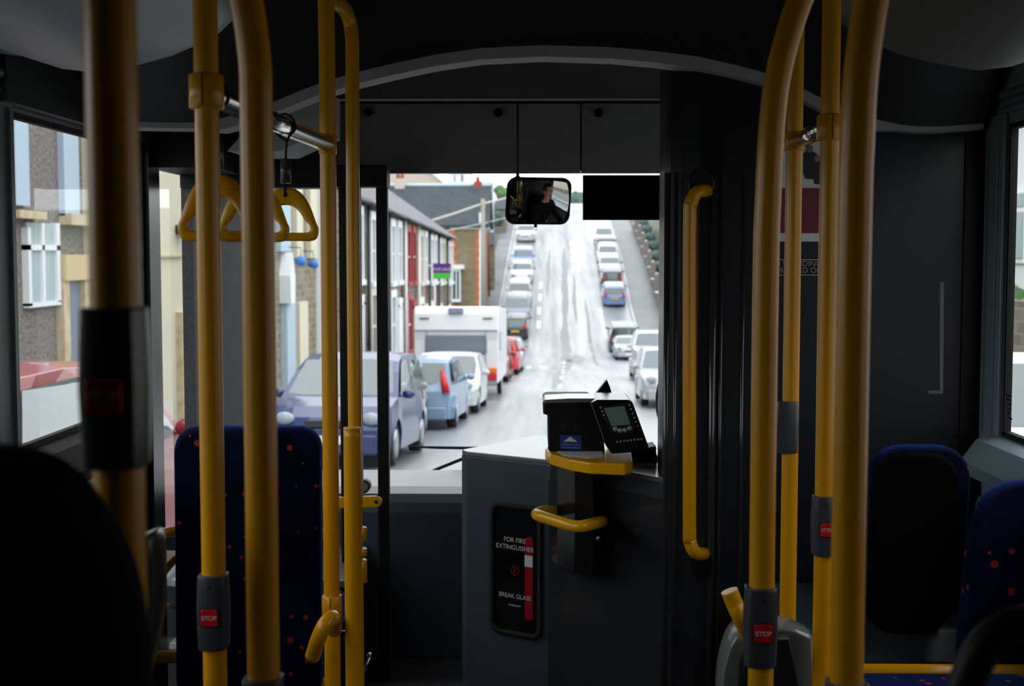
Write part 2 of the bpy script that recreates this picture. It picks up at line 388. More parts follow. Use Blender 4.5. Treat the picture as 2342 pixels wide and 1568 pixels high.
# black dome and grey arch
AR = [(215, 290), (280, 278), (400, 280), (440, 280), (500, 272), (560, 256), (620, 235), (680, 210), (740, 187), (820, 164), (900, 145), (1000, 124), (1100, 110), (1240, 103), (1400, 108), (1500, 117), (1600, 130),
      (1680, 148), (1745, 165), (1815, 192), (1880, 225), (1940, 253), (2000, 272), (2060, 285), (2100, 289), (2160, 289), (2210, 285), (2250, 282)]
D_A = 3.45
top = [P(x, y, D_A) for x, y in AR]
low = [P(x, y + (13 if x < 450 or x > 2000 else 26), D_A) for x, y in AR]
f = BM()
n = len(AR)
for i in range(n - 1):
    a, b_, c, d = top[i], top[i + 1], low[i + 1], low[i]
    o3 = Vector((0, .1, .0))
    for q in ([a, b_, c, d], [d, c, c + o3, d + o3], [a, b_, b_ + o3, a + o3]):
        fc = vface(f, q)
bmesh.ops.remove_doubles(f, verts=f.verts, dist=1e-5)
struct('trim_13', f, M['arch'])
f = BM(); secs = []
for k, (dy, zt) in enumerate(((0, 0), (-.05, .10), (-.18, .3), (-.4, .6), (-.75, 1.0))):
    secs.append([Vector((p.x * (1 + .0 * k), p.y + dy, p.z + (2.43 - p.z) * zt)) for p in top])
loft(f, secs, closed=False, caps=False); struct('ceiling_dome', f, M['dome'])
f = BM(); prism(f, [P(742, 200, 3.75), P(742, 300, 3.75), P(640, 345, 3.75), P(520, 345, 3.75), P(560, 300, 3.75), P(640, 252, 3.75)], (0, .3, 0)); struct('trim_14', f, M['arch'])
f = BM(); prism(f, [P(215, 291, 3.6), P(330, 291, 3.6), P(330, 215, 3.6), P(215, 205, 3.6)], (0, .05, 0)); struct('trim_15', f, M['black'])
# header boards above the windscreen
f = BM(); box(f, -1.2, 1.2, 4.68, 4.74, 2.052, 2.42); struct('wall_header', f, M['header_up'])
hd = thing('header_flap', 'long grey hinged flap with two black knobs above the windscreen, left of the mirror rod', 'panel', P(1000, 390, 4.66), 'grey hinged flaps above the windscreen')
def zz(y, D): return P(1200, y, D).z
def xx(x, D): return P(x, 600, D).x
def flap(t, x0, x1, knobs):
    f = BM(); box(f, xx(x0, 4.66), xx(x1, 4.66), 4.66, 4.69, zz(396, 4.66), zz(236, 4.66), .004); obj('board', f, M['header'], t)
    for kx, ky in knobs:
        f = BM(); q = P(kx, ky, 4.655); tube(f, [q + Vector((0, -.012, 0)), q + Vector((0, .01, 0))], .0155, 20); obj('knob', f, M['black'], t)
flap(hd, 700, 1182, [(842, 256), (1139, 258)])
t = thing('header_flap', 'short plain grey flap over the rear-view mirror, without knobs', 'panel', P(1250, 390, 4.66), 'grey hinged flaps above the windscreen'); flap(t, 1186, 1326, [])
t = thing('header_flap', 'grey flap with one black knob above the black sun blind', 'panel', P(1420, 390, 4.66), 'grey hinged flaps above the windscreen'); flap(t, 1330, 1560, [(1369, 258)])
f = BM(); box(f, xx(1560, 4.66), 1.2, 4.66, 4.7, zz(396, 4.66), zz(236, 4.66)); box(f, -1.2, xx(697, 4.66), 4.66, 4.7, zz(396, 4.66), 2.06); struct('wall_front_header', f, M['header_up'])
# door header and corner pillar
f = BM(); box(f, -1.2, xx(742, 4.5), 4.46, 4.56, zz(430, 4.5), 1.95); box(f, xx(742, 4.5), xx(889, 4.5), 4.46, 4.56, zz(428, 4.5), zz(378, 4.5))
box(f, -1.2, -.98, 4.06, 4.56, zz(400, 4.46) , 1.98); struct('door_1', f, M['black'])
f = BM(); box(f, -1.2, -1.175, 4.03, 4.13, 0, 1.9, .004); box(f, -1.185, -1.172, 4.0, 4.03, .3, 1.85); struct('trim_16', f, M['black_gloss'])
f = BM(); prism(f, [(-1.2, 4.47, 0), (-1.2, 5.3, 0), (-1.13, 5.32, 0), (-1.1, 5.2, 0), (-1.16, 4.6, 0), (-1.16, 4.47, 0)], (0, 0, 1.95)); struct('wall_corner', f, M['pillar'])
# glazed door leaf folded against the dash
dl = thing('door_leaf', 'narrow black-framed glazed door leaf standing left of the dashboard', 'door', (xx(832, 4.55), 4.55, 0))
f = BM()
box(f, xx(862, 4.55), xx(888, 4.55), 4.53, 4.57, 0, zz(380, 4.55), .004)
box(f, xx(777, 4.55), xx(826, 4.55), 4.53, 4.57, 0, zz(380, 4.55), .004)
box(f, xx(826, 4.55), xx(862, 4.55), 4.53, 4.57, 0, .1)
obj('door_frame', f, M['black'], dl)
f = BM(); vface(f, [(xx(826, 4.55), 4.55, .1), (xx(862, 4.55), 4.55, .1), (xx(862, 4.55), 4.55, 1.74), (xx(826, 4.55), 4.55, 1.74)]); obj('door_glass', f, M['glass'], dl)
# door pane between the jamb and the corner pillar, thresholds
f = BM(); vface(f, [(-1.2, 4.14, .1), (-1.2, 4.47, .1), (-1.2, 4.47, 1.8), (-1.2, 4.14, 1.8)]); o = struct('door_2', f, M['glass'])
f = BM(); box(f, -1.25, -.62, 4.3, 4.9, 0, .32); box(f, -1.25, -.62, 4.3, 4.9, .34, .40); struct('trim_17', f, M['black'])
f = BM(); box(f, -1.2, -.62, 4.28, 4.9, .4, .425, .004); box(f, -1.2, -.62, 4.24, 4.3, .2, .225, .004); struct('trim_18', f, M['shell2'])
# windscreen
f = BM()
WS = lambda x, z: Vector((x, 5.3 - .12 * ((z - .6) / 1.4) + .0 - .1 * (x / 1.2) ** 2, z))
cols = [-1.13 + 2.3 * i / 12 for i in range(13)]
loft(f, [[WS(x, z) for x in cols] for z in (.62, 1.0, 1.5, 1.84)], closed=False, caps=False)
wso = struct('window_7', f, M['glass'])
f = BM(); box(f, 1.14, 1.25, 5.1, 5.35, 0, 2.4); box(f, -1.25, 1.25, 5.15, 5.35, 1.83, 2.42); box(f, -1.25, 1.25, 5.27, 5.35, -.2, .61); box(f, -1.25, -1.1, 5.25, 5.35, 0, 2.4); struct('wall_front', f, M['black'])
# dashboard
ds = thing('dashboard', 'blue-grey dashboard with a bright rounded top under the windscreen', 'dashboard', (-.3, 4.8, 0))
f = BM(); prof = [(4.8, 0), (4.8, .55), (4.815, .585), (4.85, .612), (4.92, .628), (5.26, .635), (5.26, 0)]
prism(f, [(-1.08, y, z) for y, z in prof], (2.2, 0, 0)); obj('dash_body', f, M['dash'], ds, bev=.008)
f = BM(); q = P(833, 1111, 4.8); tube(f, [q + Vector((0, -.02, 0)), q + Vector((0, .03, 0))], .024, 20); k_ = obj('vent', f, M['black'], ds)
f = BM(); tube(f, [q + Vector((0, -.024, 0)), q + Vector((0, -.018, 0))], .016, 20); obj('vent_cap', f, M['shell2'], k_)
# wipers
t = thing('windscreen_wiper', 'thin black wiper blade lying across the windscreen above the dashboard', 'wiper', P(1100, 1024, 5.36))
f = BM(); tube(f, [P(935, 1021, 5.34), P(1000, 1023, 5.36), P(1130, 1025, 5.37), P(1262, 1018, 5.37)], [.003, .006, .007, .005], 8); obj('blade', f, M['black'], t)
f = BM(); tube(f, [P(950, 1094, 5.34), P(1010, 1068, 5.36), P(1065, 1046, 5.37), P(1140, 1026, 5.37)], .007, 8); obj('arm', f, M['rubber'], t)
# ================================================================ CAB
plan = [(.362, 3.8), (.362, 3.62), (.37, 3.57), (.395, 3.53), (.44, 3.505), (.5, 3.5), (1.2, 3.5), (1.2, 3.54), (.5, 3.54), (.45, 3.56), (.41, 3.6), (.4, 3.8)]
f = BM(); prism(f, [(x, y, 0) for x, y in plan], (0, 0, 2.3)); struct('wall_cab', f, M['partition'], bev=.004)
# moulded ribs on the rounded column
f = BM()
for px, wd in ((1528, .006), (1548, .004), (1632, .007), (1650, .004), (1700, .004)):
    x = xx(px, 3.5); tube(f, [(x, 3.5 if px > 1600 else 3.525, 0.15), (x, 3.5 if px > 1600 else 3.525, 1.72)], wd * 1.4, 10)
struct('trim_19', f, M['cabdoor'])
# curved cab door
cp = [(-.226, 4.2), (-.226, 4.12), (-.21, 4.09), (.04, 3.93), (.14, 3.84), (.2, 3.78), (.28, 3.7), (.345, 3.62), (.362, 3.6)]
cpb = [(.38, 3.64), (.3, 3.75), (.22, 3.83), (.15, 3.9), (.06, 3.98), (-.18, 4.13), (-.19, 4.2)]
f = BM(); prism(f, [(x, y, 0) for x, y in cp + cpb], (0, 0, .872)); cd = obj('cab_door', f, M['cabgrey'], bev=.004); tag(cd, 'slate-grey driver cab panel curving below the counter, dashboard to its left', 'cab panel')
f = BM(); 
cf = [(.045, 3.918), (.14, 3.832), (.2, 3.772), (.28, 3.692), (.345, 3.612), (.36, 3.596)]
secs = [[(x, y - .006, z) for x, y in cf] for z in (.02, .3, .6, .83)]
loft(f, secs, closed=False, caps=False); gd = obj('door_skin', f, M['cabdoor'], cd)
f = BM(); prism(f, [(x, y, .872) for x, y in [(-.226, 4.13), (-.21, 4.085), (.04, 3.925), (.14, 3.83), (.28, 3.69), (.355, 3.6), (.37, 3.9), (.37, 4.4), (-.0, 4.45), (-.1, 4.3)]], (0, 0, .014))
ct = obj('counter_top', f, M['shell2'], bev=.003); tag(ct, 'pale grey counter shelf on top of the driver cab panel', 'counter')
# extinguisher cabinet
ec = thing('extinguisher_cabinet', 'black rounded fire extinguisher window set in the slate cab panel', 'cabinet', P(1182, 1452, 3.98))
import math as _m
e0, e1 = Vector((-.21, 4.09, 0)), Vector((.04, 3.93, 0)); ed = (e1 - e0).normalized(); en = Vector((ed.y, -ed.x, 0))
def on_panel(px, py, off=0):
    r = P(px, py, 1) - EYE
    k = (e0 - EYE).dot(en) / r.dot(en); return EYE + r * k + en * off
c0 = on_panel(1182, 1303); wE = (on_panel(1240, 1303) - on_panel(1122, 1303)).length; hE = (on_panel(1182, 1152) - on_panel(1182, 1454)).z
def panel_rr(bm, w_, h_, r, off, thick, cx=0, cz=0):
    pts = [c0 + ed * (cx + u) + Vector((0, 0, cz + v)) + en * off for u, v in rrect(0, 0, w_, h_, r)]
    prism(bm, pts, en * thick)
f = BM(); outer = rrect(0, 0, wE, hE, .035); inner = rrect(0, 0, wE - .03, hE - .03, .025)
A_ = [c0 + ed * u + Vector((0, 0, v)) + en * .001 for u, v in outer]; B_ = [p + en * .01 for p in A_]; C_ = [c0 + ed * u + Vector((0, 0, v)) + en * .01 for u, v in inner]; D_ = [p - en * .008 for p in C_]
loft(f, [A_, B_, C_, D_], caps=False); obj('gasket', f, M['rubber'], ec)
f = BM(); panel_rr(f, wE - .03, hE - .03, .022, .0012, .001); obj('backing', f, M['black_gloss'], ec)
f = BM(); panel_rr(f, .03, hE * .62, .008, .0025, .004, wE * .25, -.02); ex = obj('extinguisher', f, M['red_ext'], ec)
f = BM(); panel_rr(f, .029, .035, .002, .0066, .001, wE * .25, .035); obj('extinguisher_label', f, M['white_p'], ex)
ang = math.atan2(ed.y, ed.x)
for s_, yy, sz in (('FOR FIRE', 1234, .0205), ('EXTINGUISHER', 1251, .0205), ('BREAK GLASS', 1362, .0195), ('EMERGENCY', 1383, .008)):
    text('lettering', s_, sz, on_panel(1181, yy, .009), M['letters'], ec, rot=(PI / 2, 0, ang))
f = BM()
q = on_panel(1181, 1303, .009)
for k in range(20):
    a0, a1 = 2 * PI * k / 20, 2 * PI * (k + 1) / 20
    vface(f, [q + ed * r_ * math.cos(a) + Vector((0, 0, r_ * math.sin(a))) for r_, a in ((.013, a0), (.013, a1), (.0155, a1), (.0155, a0))])
obj('emblem_ring', f, M['red_ext'], ec)
f = BM(); prism(f, [q + ed * u + Vector((0, 0, v)) for u, v in ((-.002, .009), (.002, .009), (.002, -.002), (.007, -.006), (-.007, -.006), (-.002, -.002))], en * .0005); obj('emblem', f, M['red_ext'], ec)
# coin tray and yellow grab bar
def plan_loop(pxs, D_list): return [P(x, y, d) for (x, y), d in zip(pxs, D_list)]
ty = thing('coin_tray', 'yellow plastic coin tray edge jutting out below the ticket machine', 'tray', (.13, 3.62, .84))
f = BM(); zt = .9
Tp = [(.035, 3.84), (.05, 3.74), (.10, 3.64), (.155, 3.58), (.25, 3.56), (.275, 3.6), (.285, 3.8), (.2, 3.95), (.05, 3.95)]
prism(f, [(x, y, zt) for x, y in Tp], (0, 0, .032)); obj('tray_rim', f, M['yellow_gloss'], ty, bev=.004)
f = BM(); prism(f, [(x, y, zt + .0325) for x, y in [(.065, 3.80), (.09, 3.7), (.16, 3.66), (.2, 3.68), (.2, 3.8)]], (0, 0, .001)); obj('tray_glare', f, M['white_p'], ty)  # white sheet on the tray top, painted stand-in for its pale reflection
f = BM(); prism(f, [(x, y, .6) for x, y in [(.05, 3.86), (.07, 3.76), (.12, 3.68), (.17, 3.66), (.19, 3.8), (.1, 3.92)]], (0, 0, .3)); obj('tray_support', f, M['black_gloss'], ty, bev=.004)
gb = thing('grab_bar', 'thick curved yellow grab bar on the cab door below the coin tray', 'grab bar', (.1, 3.6, .72))
f = BM(); tube(f, smooth_path([P(1290, 1172, 3.86), P(1250, 1168, 3.72), P(1228, 1176, 3.62), P(1262, 1188, 3.56), P(1315, 1203, 3.5), P(1345, 1200, 3.52), P(1378, 1192, 3.72)]), .0165, 18); obj('bar', f, M['yellow_gloss'], gb)
f = BM(); tube(f, [P(1290, 1208, 3.8), P(1368, 1232, 3.68)], .008, 10); ball(f, P(1366, 1230, 3.68), .01); obj('bracket', f, M['chrome'], gb)
# ticket machine
tm = thing('ticket_machine', 'black ticket machine with small green screen standing on the counter', 'ticket machine', (.13, 3.9, .886))
DT = 3.78
f = BM(); pprism(f, [(1242, 922), (1250, 916), (1352, 916), (1372, 935), (1385, 1042), (1254, 1031), (1253, 948), (1242, 948)], DT, .26); obj('housing', f, M['black'], tm, bev=.006)
f = BM(); pprism(f, [(1240, 922), (1352, 920), (1440, 916), (1440, 911), (1300, 911), (1246, 914)], DT - .01, .14); obj('lid', f, M['shell2'], tm, bev=.003)
f = BM(); poly = [(1350, 922), (1366, 914), (1440, 914), (1447, 920), (1484, 1022), (1478, 1032), (1398, 1038), (1380, 1010), (1372, 985)]
fr = [P(x, y, DT - .06 + (y - 914) / 115 * -.03) for x, y in poly]; prism(f, fr, (0, .2, 0)); hdk = obj('console', f, M['black_gloss'], tm, bev=.004)
def dcon(y): return DT - .062 + (y - 914) / 115 * -.03
f = BM(); prism(f, [P(x, y, dcon(y) - .002) for x, y in [(1372, 930), (1432, 922), (1452, 975), (1448, 990), (1420, 994), (1395, 985)]], (0, .001, 0)); sc = obj('bezel', f, M['rubber'], tm)
f = BM(); prism(f, [P(x, y, dcon(y) - .0035) for x, y in [(1381, 933), (1428, 928), (1442, 970), (1399, 974)]], (0, .001, 0)); obj('screen', f, M['screen_lcd'], tm)
for kx, ky in ((1408, 980), (1419, 984), (1430, 983), (1441, 979)):
    f = BM(); ball(f, P(kx, ky, dcon(ky) - .004), .0085, 1, .5, .8); obj('key', f, M['key'], tm)
for k in range(6):
    f = BM(); ball(f, P(1374 + k * 3.6, 932 + k * 8.5, dcon(940) - .003), .0038, 1, .6, 1, 1); obj('key', f, M['key'], tm)
    f = BM(); ball(f, P(1440 + k * 3.8, 926 + k * 9.5, dcon(950) - .003), .0038, 1, .6, 1, 1); obj('key', f, M['key'], tm)
for k in range(8):
    f = BM(); ball(f, P(1412 + k * 8, 1010 - k * .9, dcon(1005) - .003), .0038, 1, .6, 1, 1); obj('key', f, M['key'], tm)
f = BM(); pprism(f, [(1280, 994), (1330, 996), (1330, 1028), (1281, 1026)], DT - .0015, .001); lb = obj('blue_label', f, M['blue_label'], tm); lb['label'] = 'blue label with white arrow'
f = BM(); pprism(f, [(1289, 1009), (1304, 998), (1321, 1010)], DT - .0025, .0008); obj('arrow_mark', f, M['letters'], lb)
f = BM()
for yy in (1016, 1023): pprism(f, [(1286, yy - 1), (1326, yy), (1326, yy + 1.5), (1286, yy + .5)], DT - .0025, .0008)
obj('label_lines', f, mat('pale_blue_print', (110, 140, 190), .5), lb)
for q in ((1288, 975), (1318, 976)):
    f = BM(); x, y = q; pprism(f, [(x - 7, y - 8), (x + 7, y - 8), (x + 7, y + 8), (x - 7, y + 8)], DT - .001, .001); obj('slot', f, M['rubber'], tm)
f = BM(); prism(f, [P(1356, 908, 4.0), P(1388, 868, 4.0), P(1395, 884, 4.0), P(1404, 916, 4.0)], (0, .03, 0)); o = obj('upright_fin', f, M['black_gloss'], tm)
f = BM(); pprism(f, [(1270, 1030), (1390, 1040), (1500, 1020), (1506, 1085), (1450, 1080), (1380, 1062), (1270, 1046)], 3.86, .1); obj('mounting', f, M['black'], tm, bev=.004)
# lower lever handles by the counter
f = BM(); tube(f, [P(1480, 1028, 3.9), P(1500, 1022, 3.9)], .008, 8); ball(f, P(1485, 1050, 3.9), .03, .9, .9, .9); o = obj('control_lever', f, M['black_gloss']); tag(o, 'small glossy black lever knob right of the ticket machine', 'lever')
# steering wheel
sw = thing('steering_wheel', 'black steering wheel rim peeping out behind the cab partition', 'steering wheel', (.685, 4.62, .9))
cen = Vector((.685, 4.60, .98)); ax1 = Vector((1, 0, 0)); ax2 = Vector((0, .42, .9)).normalized()
f = BM(); ring = [cen + ax1 * .24 * math.cos(2 * PI * k / 48) + ax2 * .24 * math.sin(2 * PI * k / 48) for k in range(49)]
tube(f, ring, .016, 12, cap=False); obj('rim', f, M['black_gloss'], sw)
f = BM(); nrm = ax1.cross(ax2); tube(f, [cen - nrm * .02, cen + nrm * .05], .05, 20)
for a in (PI * 1.5, PI * .17, PI * .83): tube(f, [cen, cen + ax1 * .23 * math.cos(a) + ax2 * .23 * math.sin(a)], .012, 8)
obj('hub', f, M['black'], sw)
f = BM(); tube(f, [cen, (.685, 4.83, .7)], .035, 12); obj('column', f, M['black'], sw)
# interior mirror
Mc = P(1231, 459, 4.82)
HEAD = Vector((.70, 4.02, 1.50))
tgt = Vector((.58, 4.0, 1.30))
nm_ = ((EYE - Mc).normalized() + (tgt - Mc).normalized()).normalized()
mxv = Vector((0, 0, 1)).cross(nm_).normalized(); mx_r = mxv; mz = nm_.cross(mx_r).normalized()
# screen aligned: width direction to the right
if mx_r.x < 0: mx_r = -mx_r; mz = Vector((0, 0, 1)) - nm_ * nm_.z; mz.normalize()
fw = 146 / FPX * 4.82 / abs(mx_r.x); fh = 108 / FPX * 4.82
mi = thing('rear_view_mirror', 'rounded rectangular mirror hanging over the windscreen, driver reflected in it', 'mirror', Mc - Vector((0, 0, fh / 2)))
f = BM(); back = []
for off, sc_ in ((-.03, .7), (-.02, .92), (0, 1), (.008, 1), (.010, .96)):
    back.append([Mc + mx_r * u * sc_ + mz * v * sc_ + nm_ * off for u, v in rrect(0, 0, fw, fh, .035)])
loft(f, back, caps=True); obj('mirror_case', f, M['rubber'], mi)
f = BM(); R_ = .55; N = 16; W2, H2 = fw * .46, fh * .455
grid = []
for j in range(N + 1):
    row = []
    for i in range(N + 1):
        u, v = -1 + 2 * i / N, -1 + 2 * j / N
        # squircle mapping keeps rounded corners
        uu, vv = u * math.sqrt(1 - .22 * v * v * u * u), v * math.sqrt(1 - .22 * v * v * u * u)
        p2 = (uu * W2, vv * H2); sag = R_ - math.sqrt(R_ * R_ - p2[0] ** 2 - p2[1] ** 2)
        row.append(f.verts.new(Mc + mx_r * p2[0] + mz * p2[1] + nm_ * (.026 - sag)))
    grid.append(row)
for j in range(N):
    for i in range(N):
        fc = f.faces.new((grid[j][i], grid[j][i + 1], grid[j + 1][i + 1], grid[j + 1][i])); fc.smooth = True
obj('mirror_glass', f, M['mirror'], mi, recalc=False)
f = BM(); tube(f, [P(1184, 412, 4.86), P(1184, 236, 4.7)], .006, 10); ball(f, P(1184, 408, 4.85), .012); obj('rod', f, M['black'], mi)
f = BM(); tube(f, [P(1225, 512, 4.85), P(1225, 520, 4.85)], .006, 8); obj('stud', f, M['black'], mi)
# sun blind
f = BM(); pprism(f, [(1333, 400), (1600, 400), (1600, 503), (1333, 503)], 4.9, .015); o = obj('sun_blind', f, M['blackcloth']); tag(o, 'black roller sun blind pulled down beside the rear-view mirror', 'sun blind')
# partition details
gh = thing('partition_handrail', 'long vertical yellow handrail fixed to the dark cab partition', 'handrail', P(1577, 1270, 3.42))
f = BM(); tube(f, smooth_path([P(1616, 436, 3.5), P(1604, 436, 3.43), P(1590, 444, 3.41), P(1581, 465, 3.41), P(1578, 500, 3.41), P(1577, 800, 3.41), P(1577, 1200, 3.41), P(1578, 1235, 3.41), P(1586, 1258, 3.41), P(1598, 1266, 3.43), P(1610, 1266, 3.5)]), .0175, 20); obj('tube', f, M['yellow'], gh)
for (x, y, w_, h_) in ((1603, 420, 84, 86), (1603, 1288, 72, 80)):
    f = BM(); q = P(x, y, 3.497)
    prism(f, [(q.x + .0 + w_ / 2400 * 1.0 * math.cos(a) , 3.497, q.z + h_ / 2000 * math.sin(a)) for a in [2 * PI * k / 28 for k in range(28)]], (0, -.015, 0)); obj('mount', f, M['black_gloss'], gh, bev=.004)
po = thing('poster', 'white poster with dark figures and a crimson text block on the partition', 'poster', P(1840, 552, 3.495))
def flat(nm, pxs, m, par, D=3.494): 
    f = BM(); pprism(f, pxs, D, .001); return obj(nm, f, m, par)
sheet = flat('sheet', [(1778, 305), (1925, 305), (1925, 552), (1778, 552)], M['white_p'], po, 3.496)
flat('crimson_block', [(1784, 430), (1919, 430), (1919, 533), (1784, 533)], M['magenta_p'], po)
pg = flat('printed_figure', [(1838, 395), (1838, 352), (1848, 340), (1858, 345), (1868, 352), (1870, 400), (1862, 410), (1842, 408)], M['suit'], po)
flat('printed_figure', [(1862, 420), (1862, 372), (1872, 362), (1884, 372), (1888, 424)], M['suit'], po, 3.4945)
f = BM(); q = P(1852, 340, 3.493); ball(f, q, .009, 1, .1, 1.2); ball(f, P(1868, 362, 3.493), .009, 1, .1, 1.2); obj('printed_faces', f, M['skinprint'], po)
f = BM()
for k in range(7): pprism(f, [(1796, 442 + 12 * k), (1900 - (k * 37) % 30, 442 + 12 * k), (1900 - (k * 37) % 30, 445 + 12 * k), (1796, 445 + 12 * k)], 3.4935, .0005)
obj('print_lines', f, mat('dull_red_print', (130, 36, 40), .6), po)
ns = thing('notice_sign', 'small black notice with pale capital letters under the poster', 'sign', P(1850, 630, 3.495))
flat('plate', [(1768, 592), (1960, 592), (1960, 630), (1768, 630)], M['black'], ns, 3.496)
f = BM()
for yy in (593, 628): pprism(f, [(1770, yy), (1958, yy), (1958, yy + 1.3), (1770, yy + 1.3)], 3.4955, .0005)
obj('border_line', f, M['letters'], ns)
text('lettering', 'NO STANDING', .0205, P(1818, 603, 3.494), mat('dim_lettering', (150, 150, 150), .6), ns, align='CENTER')
text('lettering', 'FORWARD OF', .0205, P(1818, 618, 3.494), bpy.data.materials['dim_lettering'], ns, align='CENTER')
f = BM(); pprism(f, [(2150, 645), (2159, 645), (2157, 900), (2124, 900), (2124, 893), (2149, 893)], 3.4985, .001); o = obj('grey_strip', f, mat('dull_grey_strip', (84, 92, 98), .5)); tag(o, 'thin L-shaped grey strip on the dark partition near the right window', 'strip')  # thin grey L lying on the partition face
# ================================================================ POLES
def pole(label, pts, r, name='handrail_pole', base=None, extra_group=None, k=8):
    t = thing(name, label, 'pole', base or (pts[-1][0], pts[-1][1], 0))
    f = BM(); tube(f, smooth_path(pts, k), r, 28); obj('tube', f, M['yellow'], t)
    return t
def clamp(t, c, r=.023, h=.05, axis=(0, 0, 1), seam=True):
    a = Vector(axis).normalized() * h / 2; f = BM(); c = Vector(c)
    tube(f, [c - a, c - a * .9, c + a * .9, c + a], [r * .88, r, r, r * .88], 24); q = obj('clamp', f, M['yellow'], t)
    if seam:
        f = BM(); box(f, c.x - .0006, c.x + .0006, c.y - r - .0006, c.y - r + .004, c.z - h / 2 * .9, c.z + h / 2 * .9); obj('seam', f, M['rubber'], q)
def stop_unit(t, c, rot=0, h=.11, txt=True):
    """bell push clipped round a pole, c = pole axis at the unit's middle"""
    c = Vector(c); Rz = Matrix.Rotation(rot, 3, 'Z')
    def T(p): return c + Rz @ Vector(p)
    sh = [(.0205, .012), (.0215, 0), (.0215, -.014), (.018, -.024), (.010, -.028), (-.010, -.028), (-.018, -.024), (-.0215, -.014), (-.0215, 0), (-.0205, .012), (-.012, .02), (.012, .02)]
    secs = []
    for z, s in ((-.5, .93), (-.49, .97), (-.3, 1.0), (0, 1.05), (.3, 1.0), (.49, .97), (.5, .93)):
        secs.append([T((x * s, y * s, z * h)) for x, y in sh])
    f = BM(); loft(f, secs); u = obj('bell_push', f, M['grey_unit'], t, bev=.0015)
    f = BM(); pts = [T((x, -.0285, z - .004)) for x, z in rrect(0, 0, .025, .025, .004)]
    prism(f, pts, Rz @ Vector((0, -.0035, 0))); obj('push_button', f, M['red_button'], u, bev=.001)
    f = BM(); pts = [T((x, -.0288, z - .004)) for x, z in rrect(0, 0, .028, .028, .005)]
    prism(f, pts, Rz @ Vector((0, -.0012, 0))); obj('button_surround', f, M['rubber'], u)
    f = BM(); q = T((0, -.0262, .04)); tube(f, [q, q + Rz @ Vector((0, -.0025, 0))], .0022, 10); obj('screw', f, M['rubber'], u)
    if txt: text('lettering', 'STOP', .0092, T((0, -.0323, -.004)), M['letters'], u, rot=(PI / 2, 0, rot))
def V(px, py, D): return P(px, py, D)
# A
xA, dA = xx(263, .9), .9
A = pole('nearest, thickest-looking yellow pole at the left with a large black stop button box', [(xA, dA, 2.4), (xA, dA, 1.8), (xA, dA, 1.3), (xA, dA, .7), (xA, dA, 0)], .0175)
stop_unit(A, (xA, dA, P(263, 890, .88).z))
# B
xB = xx(478, 1.9)
B = pole('straight yellow pole with collar and red stop button, second pole from the left', [(xB, 1.9, 2.41), (xB, 1.9, 1.5), (xB, 1.9, .8), (xB, 1.9, 0)], .0175)
clamp(B, (xB, 1.9, P(478, 210, 1.9).z), .025, .05); stop_unit(B, (xB, 1.9, P(478, 1394, 1.9).z))
# C
dC = 1.4; xC = xx(591, dC)
Cc = pole('yellow pole curving left at its top, in front of the strap handles', [P(470, -260, dC), P(520, -150, dC), P(548, -60, dC), P(563, 0, dC), P(576, 80, dC), P(584, 160, dC), P(586, 260, dC), (xC, dC, 1.5), (xC, dC, .9), (xC, dC, .4), (xC, dC, 0)], .0175)
stop_unit(Cc, (xC, dC, P(594, 1545, dC).z - .055))
# D and E, F
dD = 2.84; xD = xx(752, dD)
Dd = pole('slim yellow pole right of the blue seat, chrome rail ending in its collar', [(xD - .004, dD, 2.41), (xD - .002, dD, 2.1), (xD, dD, 1.9), (xD, dD, 1.2), (xD, dD, .5), (xD, dD, .02)], .0175)
clamp(Dd, (xD, dD, P(753, 330, dD).z), .0195, .043); clamp(Dd, (xD, dD, P(757, 1385, dD).z), .022, .05)
f = BM(); tube(f, smooth_path([P(765, 1440, 2.8), P(762, 1412, 2.74), P(745, 1425, 2.7), P(730, 1455, 2.7), P(715, 1500, 2.75)]), .0165, 18); obj('elbow', f, M['yellow'], Dd)
f = BM(); ball(f, P(762, 1415, 2.72), .016); obj('joint', f, M['yellow'], Dd)
dE = 3.28; 
E = pole('thin yellow pole bending left at its top, close to the glazed door leaf', [P(752, 2, 2.95), P(770, 8, 3.05), P(788, 22, 3.2), P(800, 50, dE), P(805, 90, dE), P(806, 160, dE), (xx(808, dE), dE, 1.6), (xx(809, dE), dE, 1.0), (xx(810, dE), dE, .5), (xx(810, dE), dE, 0)], .0172)
dF = 2.74
F = pole('short yellow post with a flat capped top below the tall poles', [(xx(802, dF), dF, P(800, 979, dF).z), (xx(802, dF), dF, .9), (xx(802, dF), dF, .5), (xx(802, dF), dF, 0)], .0182, name='stub_post')
f = BM(); q = Vector((xx(802, dF), dF, P(800, 979, dF).z)); tube(f, [q + Vector((0, 0, -.002)), q + Vector((0, 0, .002))], .0186, 28); obj('end_cap', f, M['yellow_gloss'], F)
for yy, hh in ((1220, .035), (1262, .02), (1305, .06)):
    clamp(E, (xx(815, dE), dE, P(812, yy, dE).z), .0215, hh, seam=False)
# chrome rail with straps
cr_ = thing('overhead_rail', 'sloping-looking chrome overhead rail on the left carrying strap handles', 'rail', (xB, 2.4, P(515, 230, 1.9).z), )
zr0, zr1 = P(480, 213, 1.9).z, P(752, 330, dD).z
f = BM(); tube(f, [(xB, 1.92, zr0), (xD, dD - .015, zr1)], .0172, 28); obj('tube', f, M['chrome'], cr_)
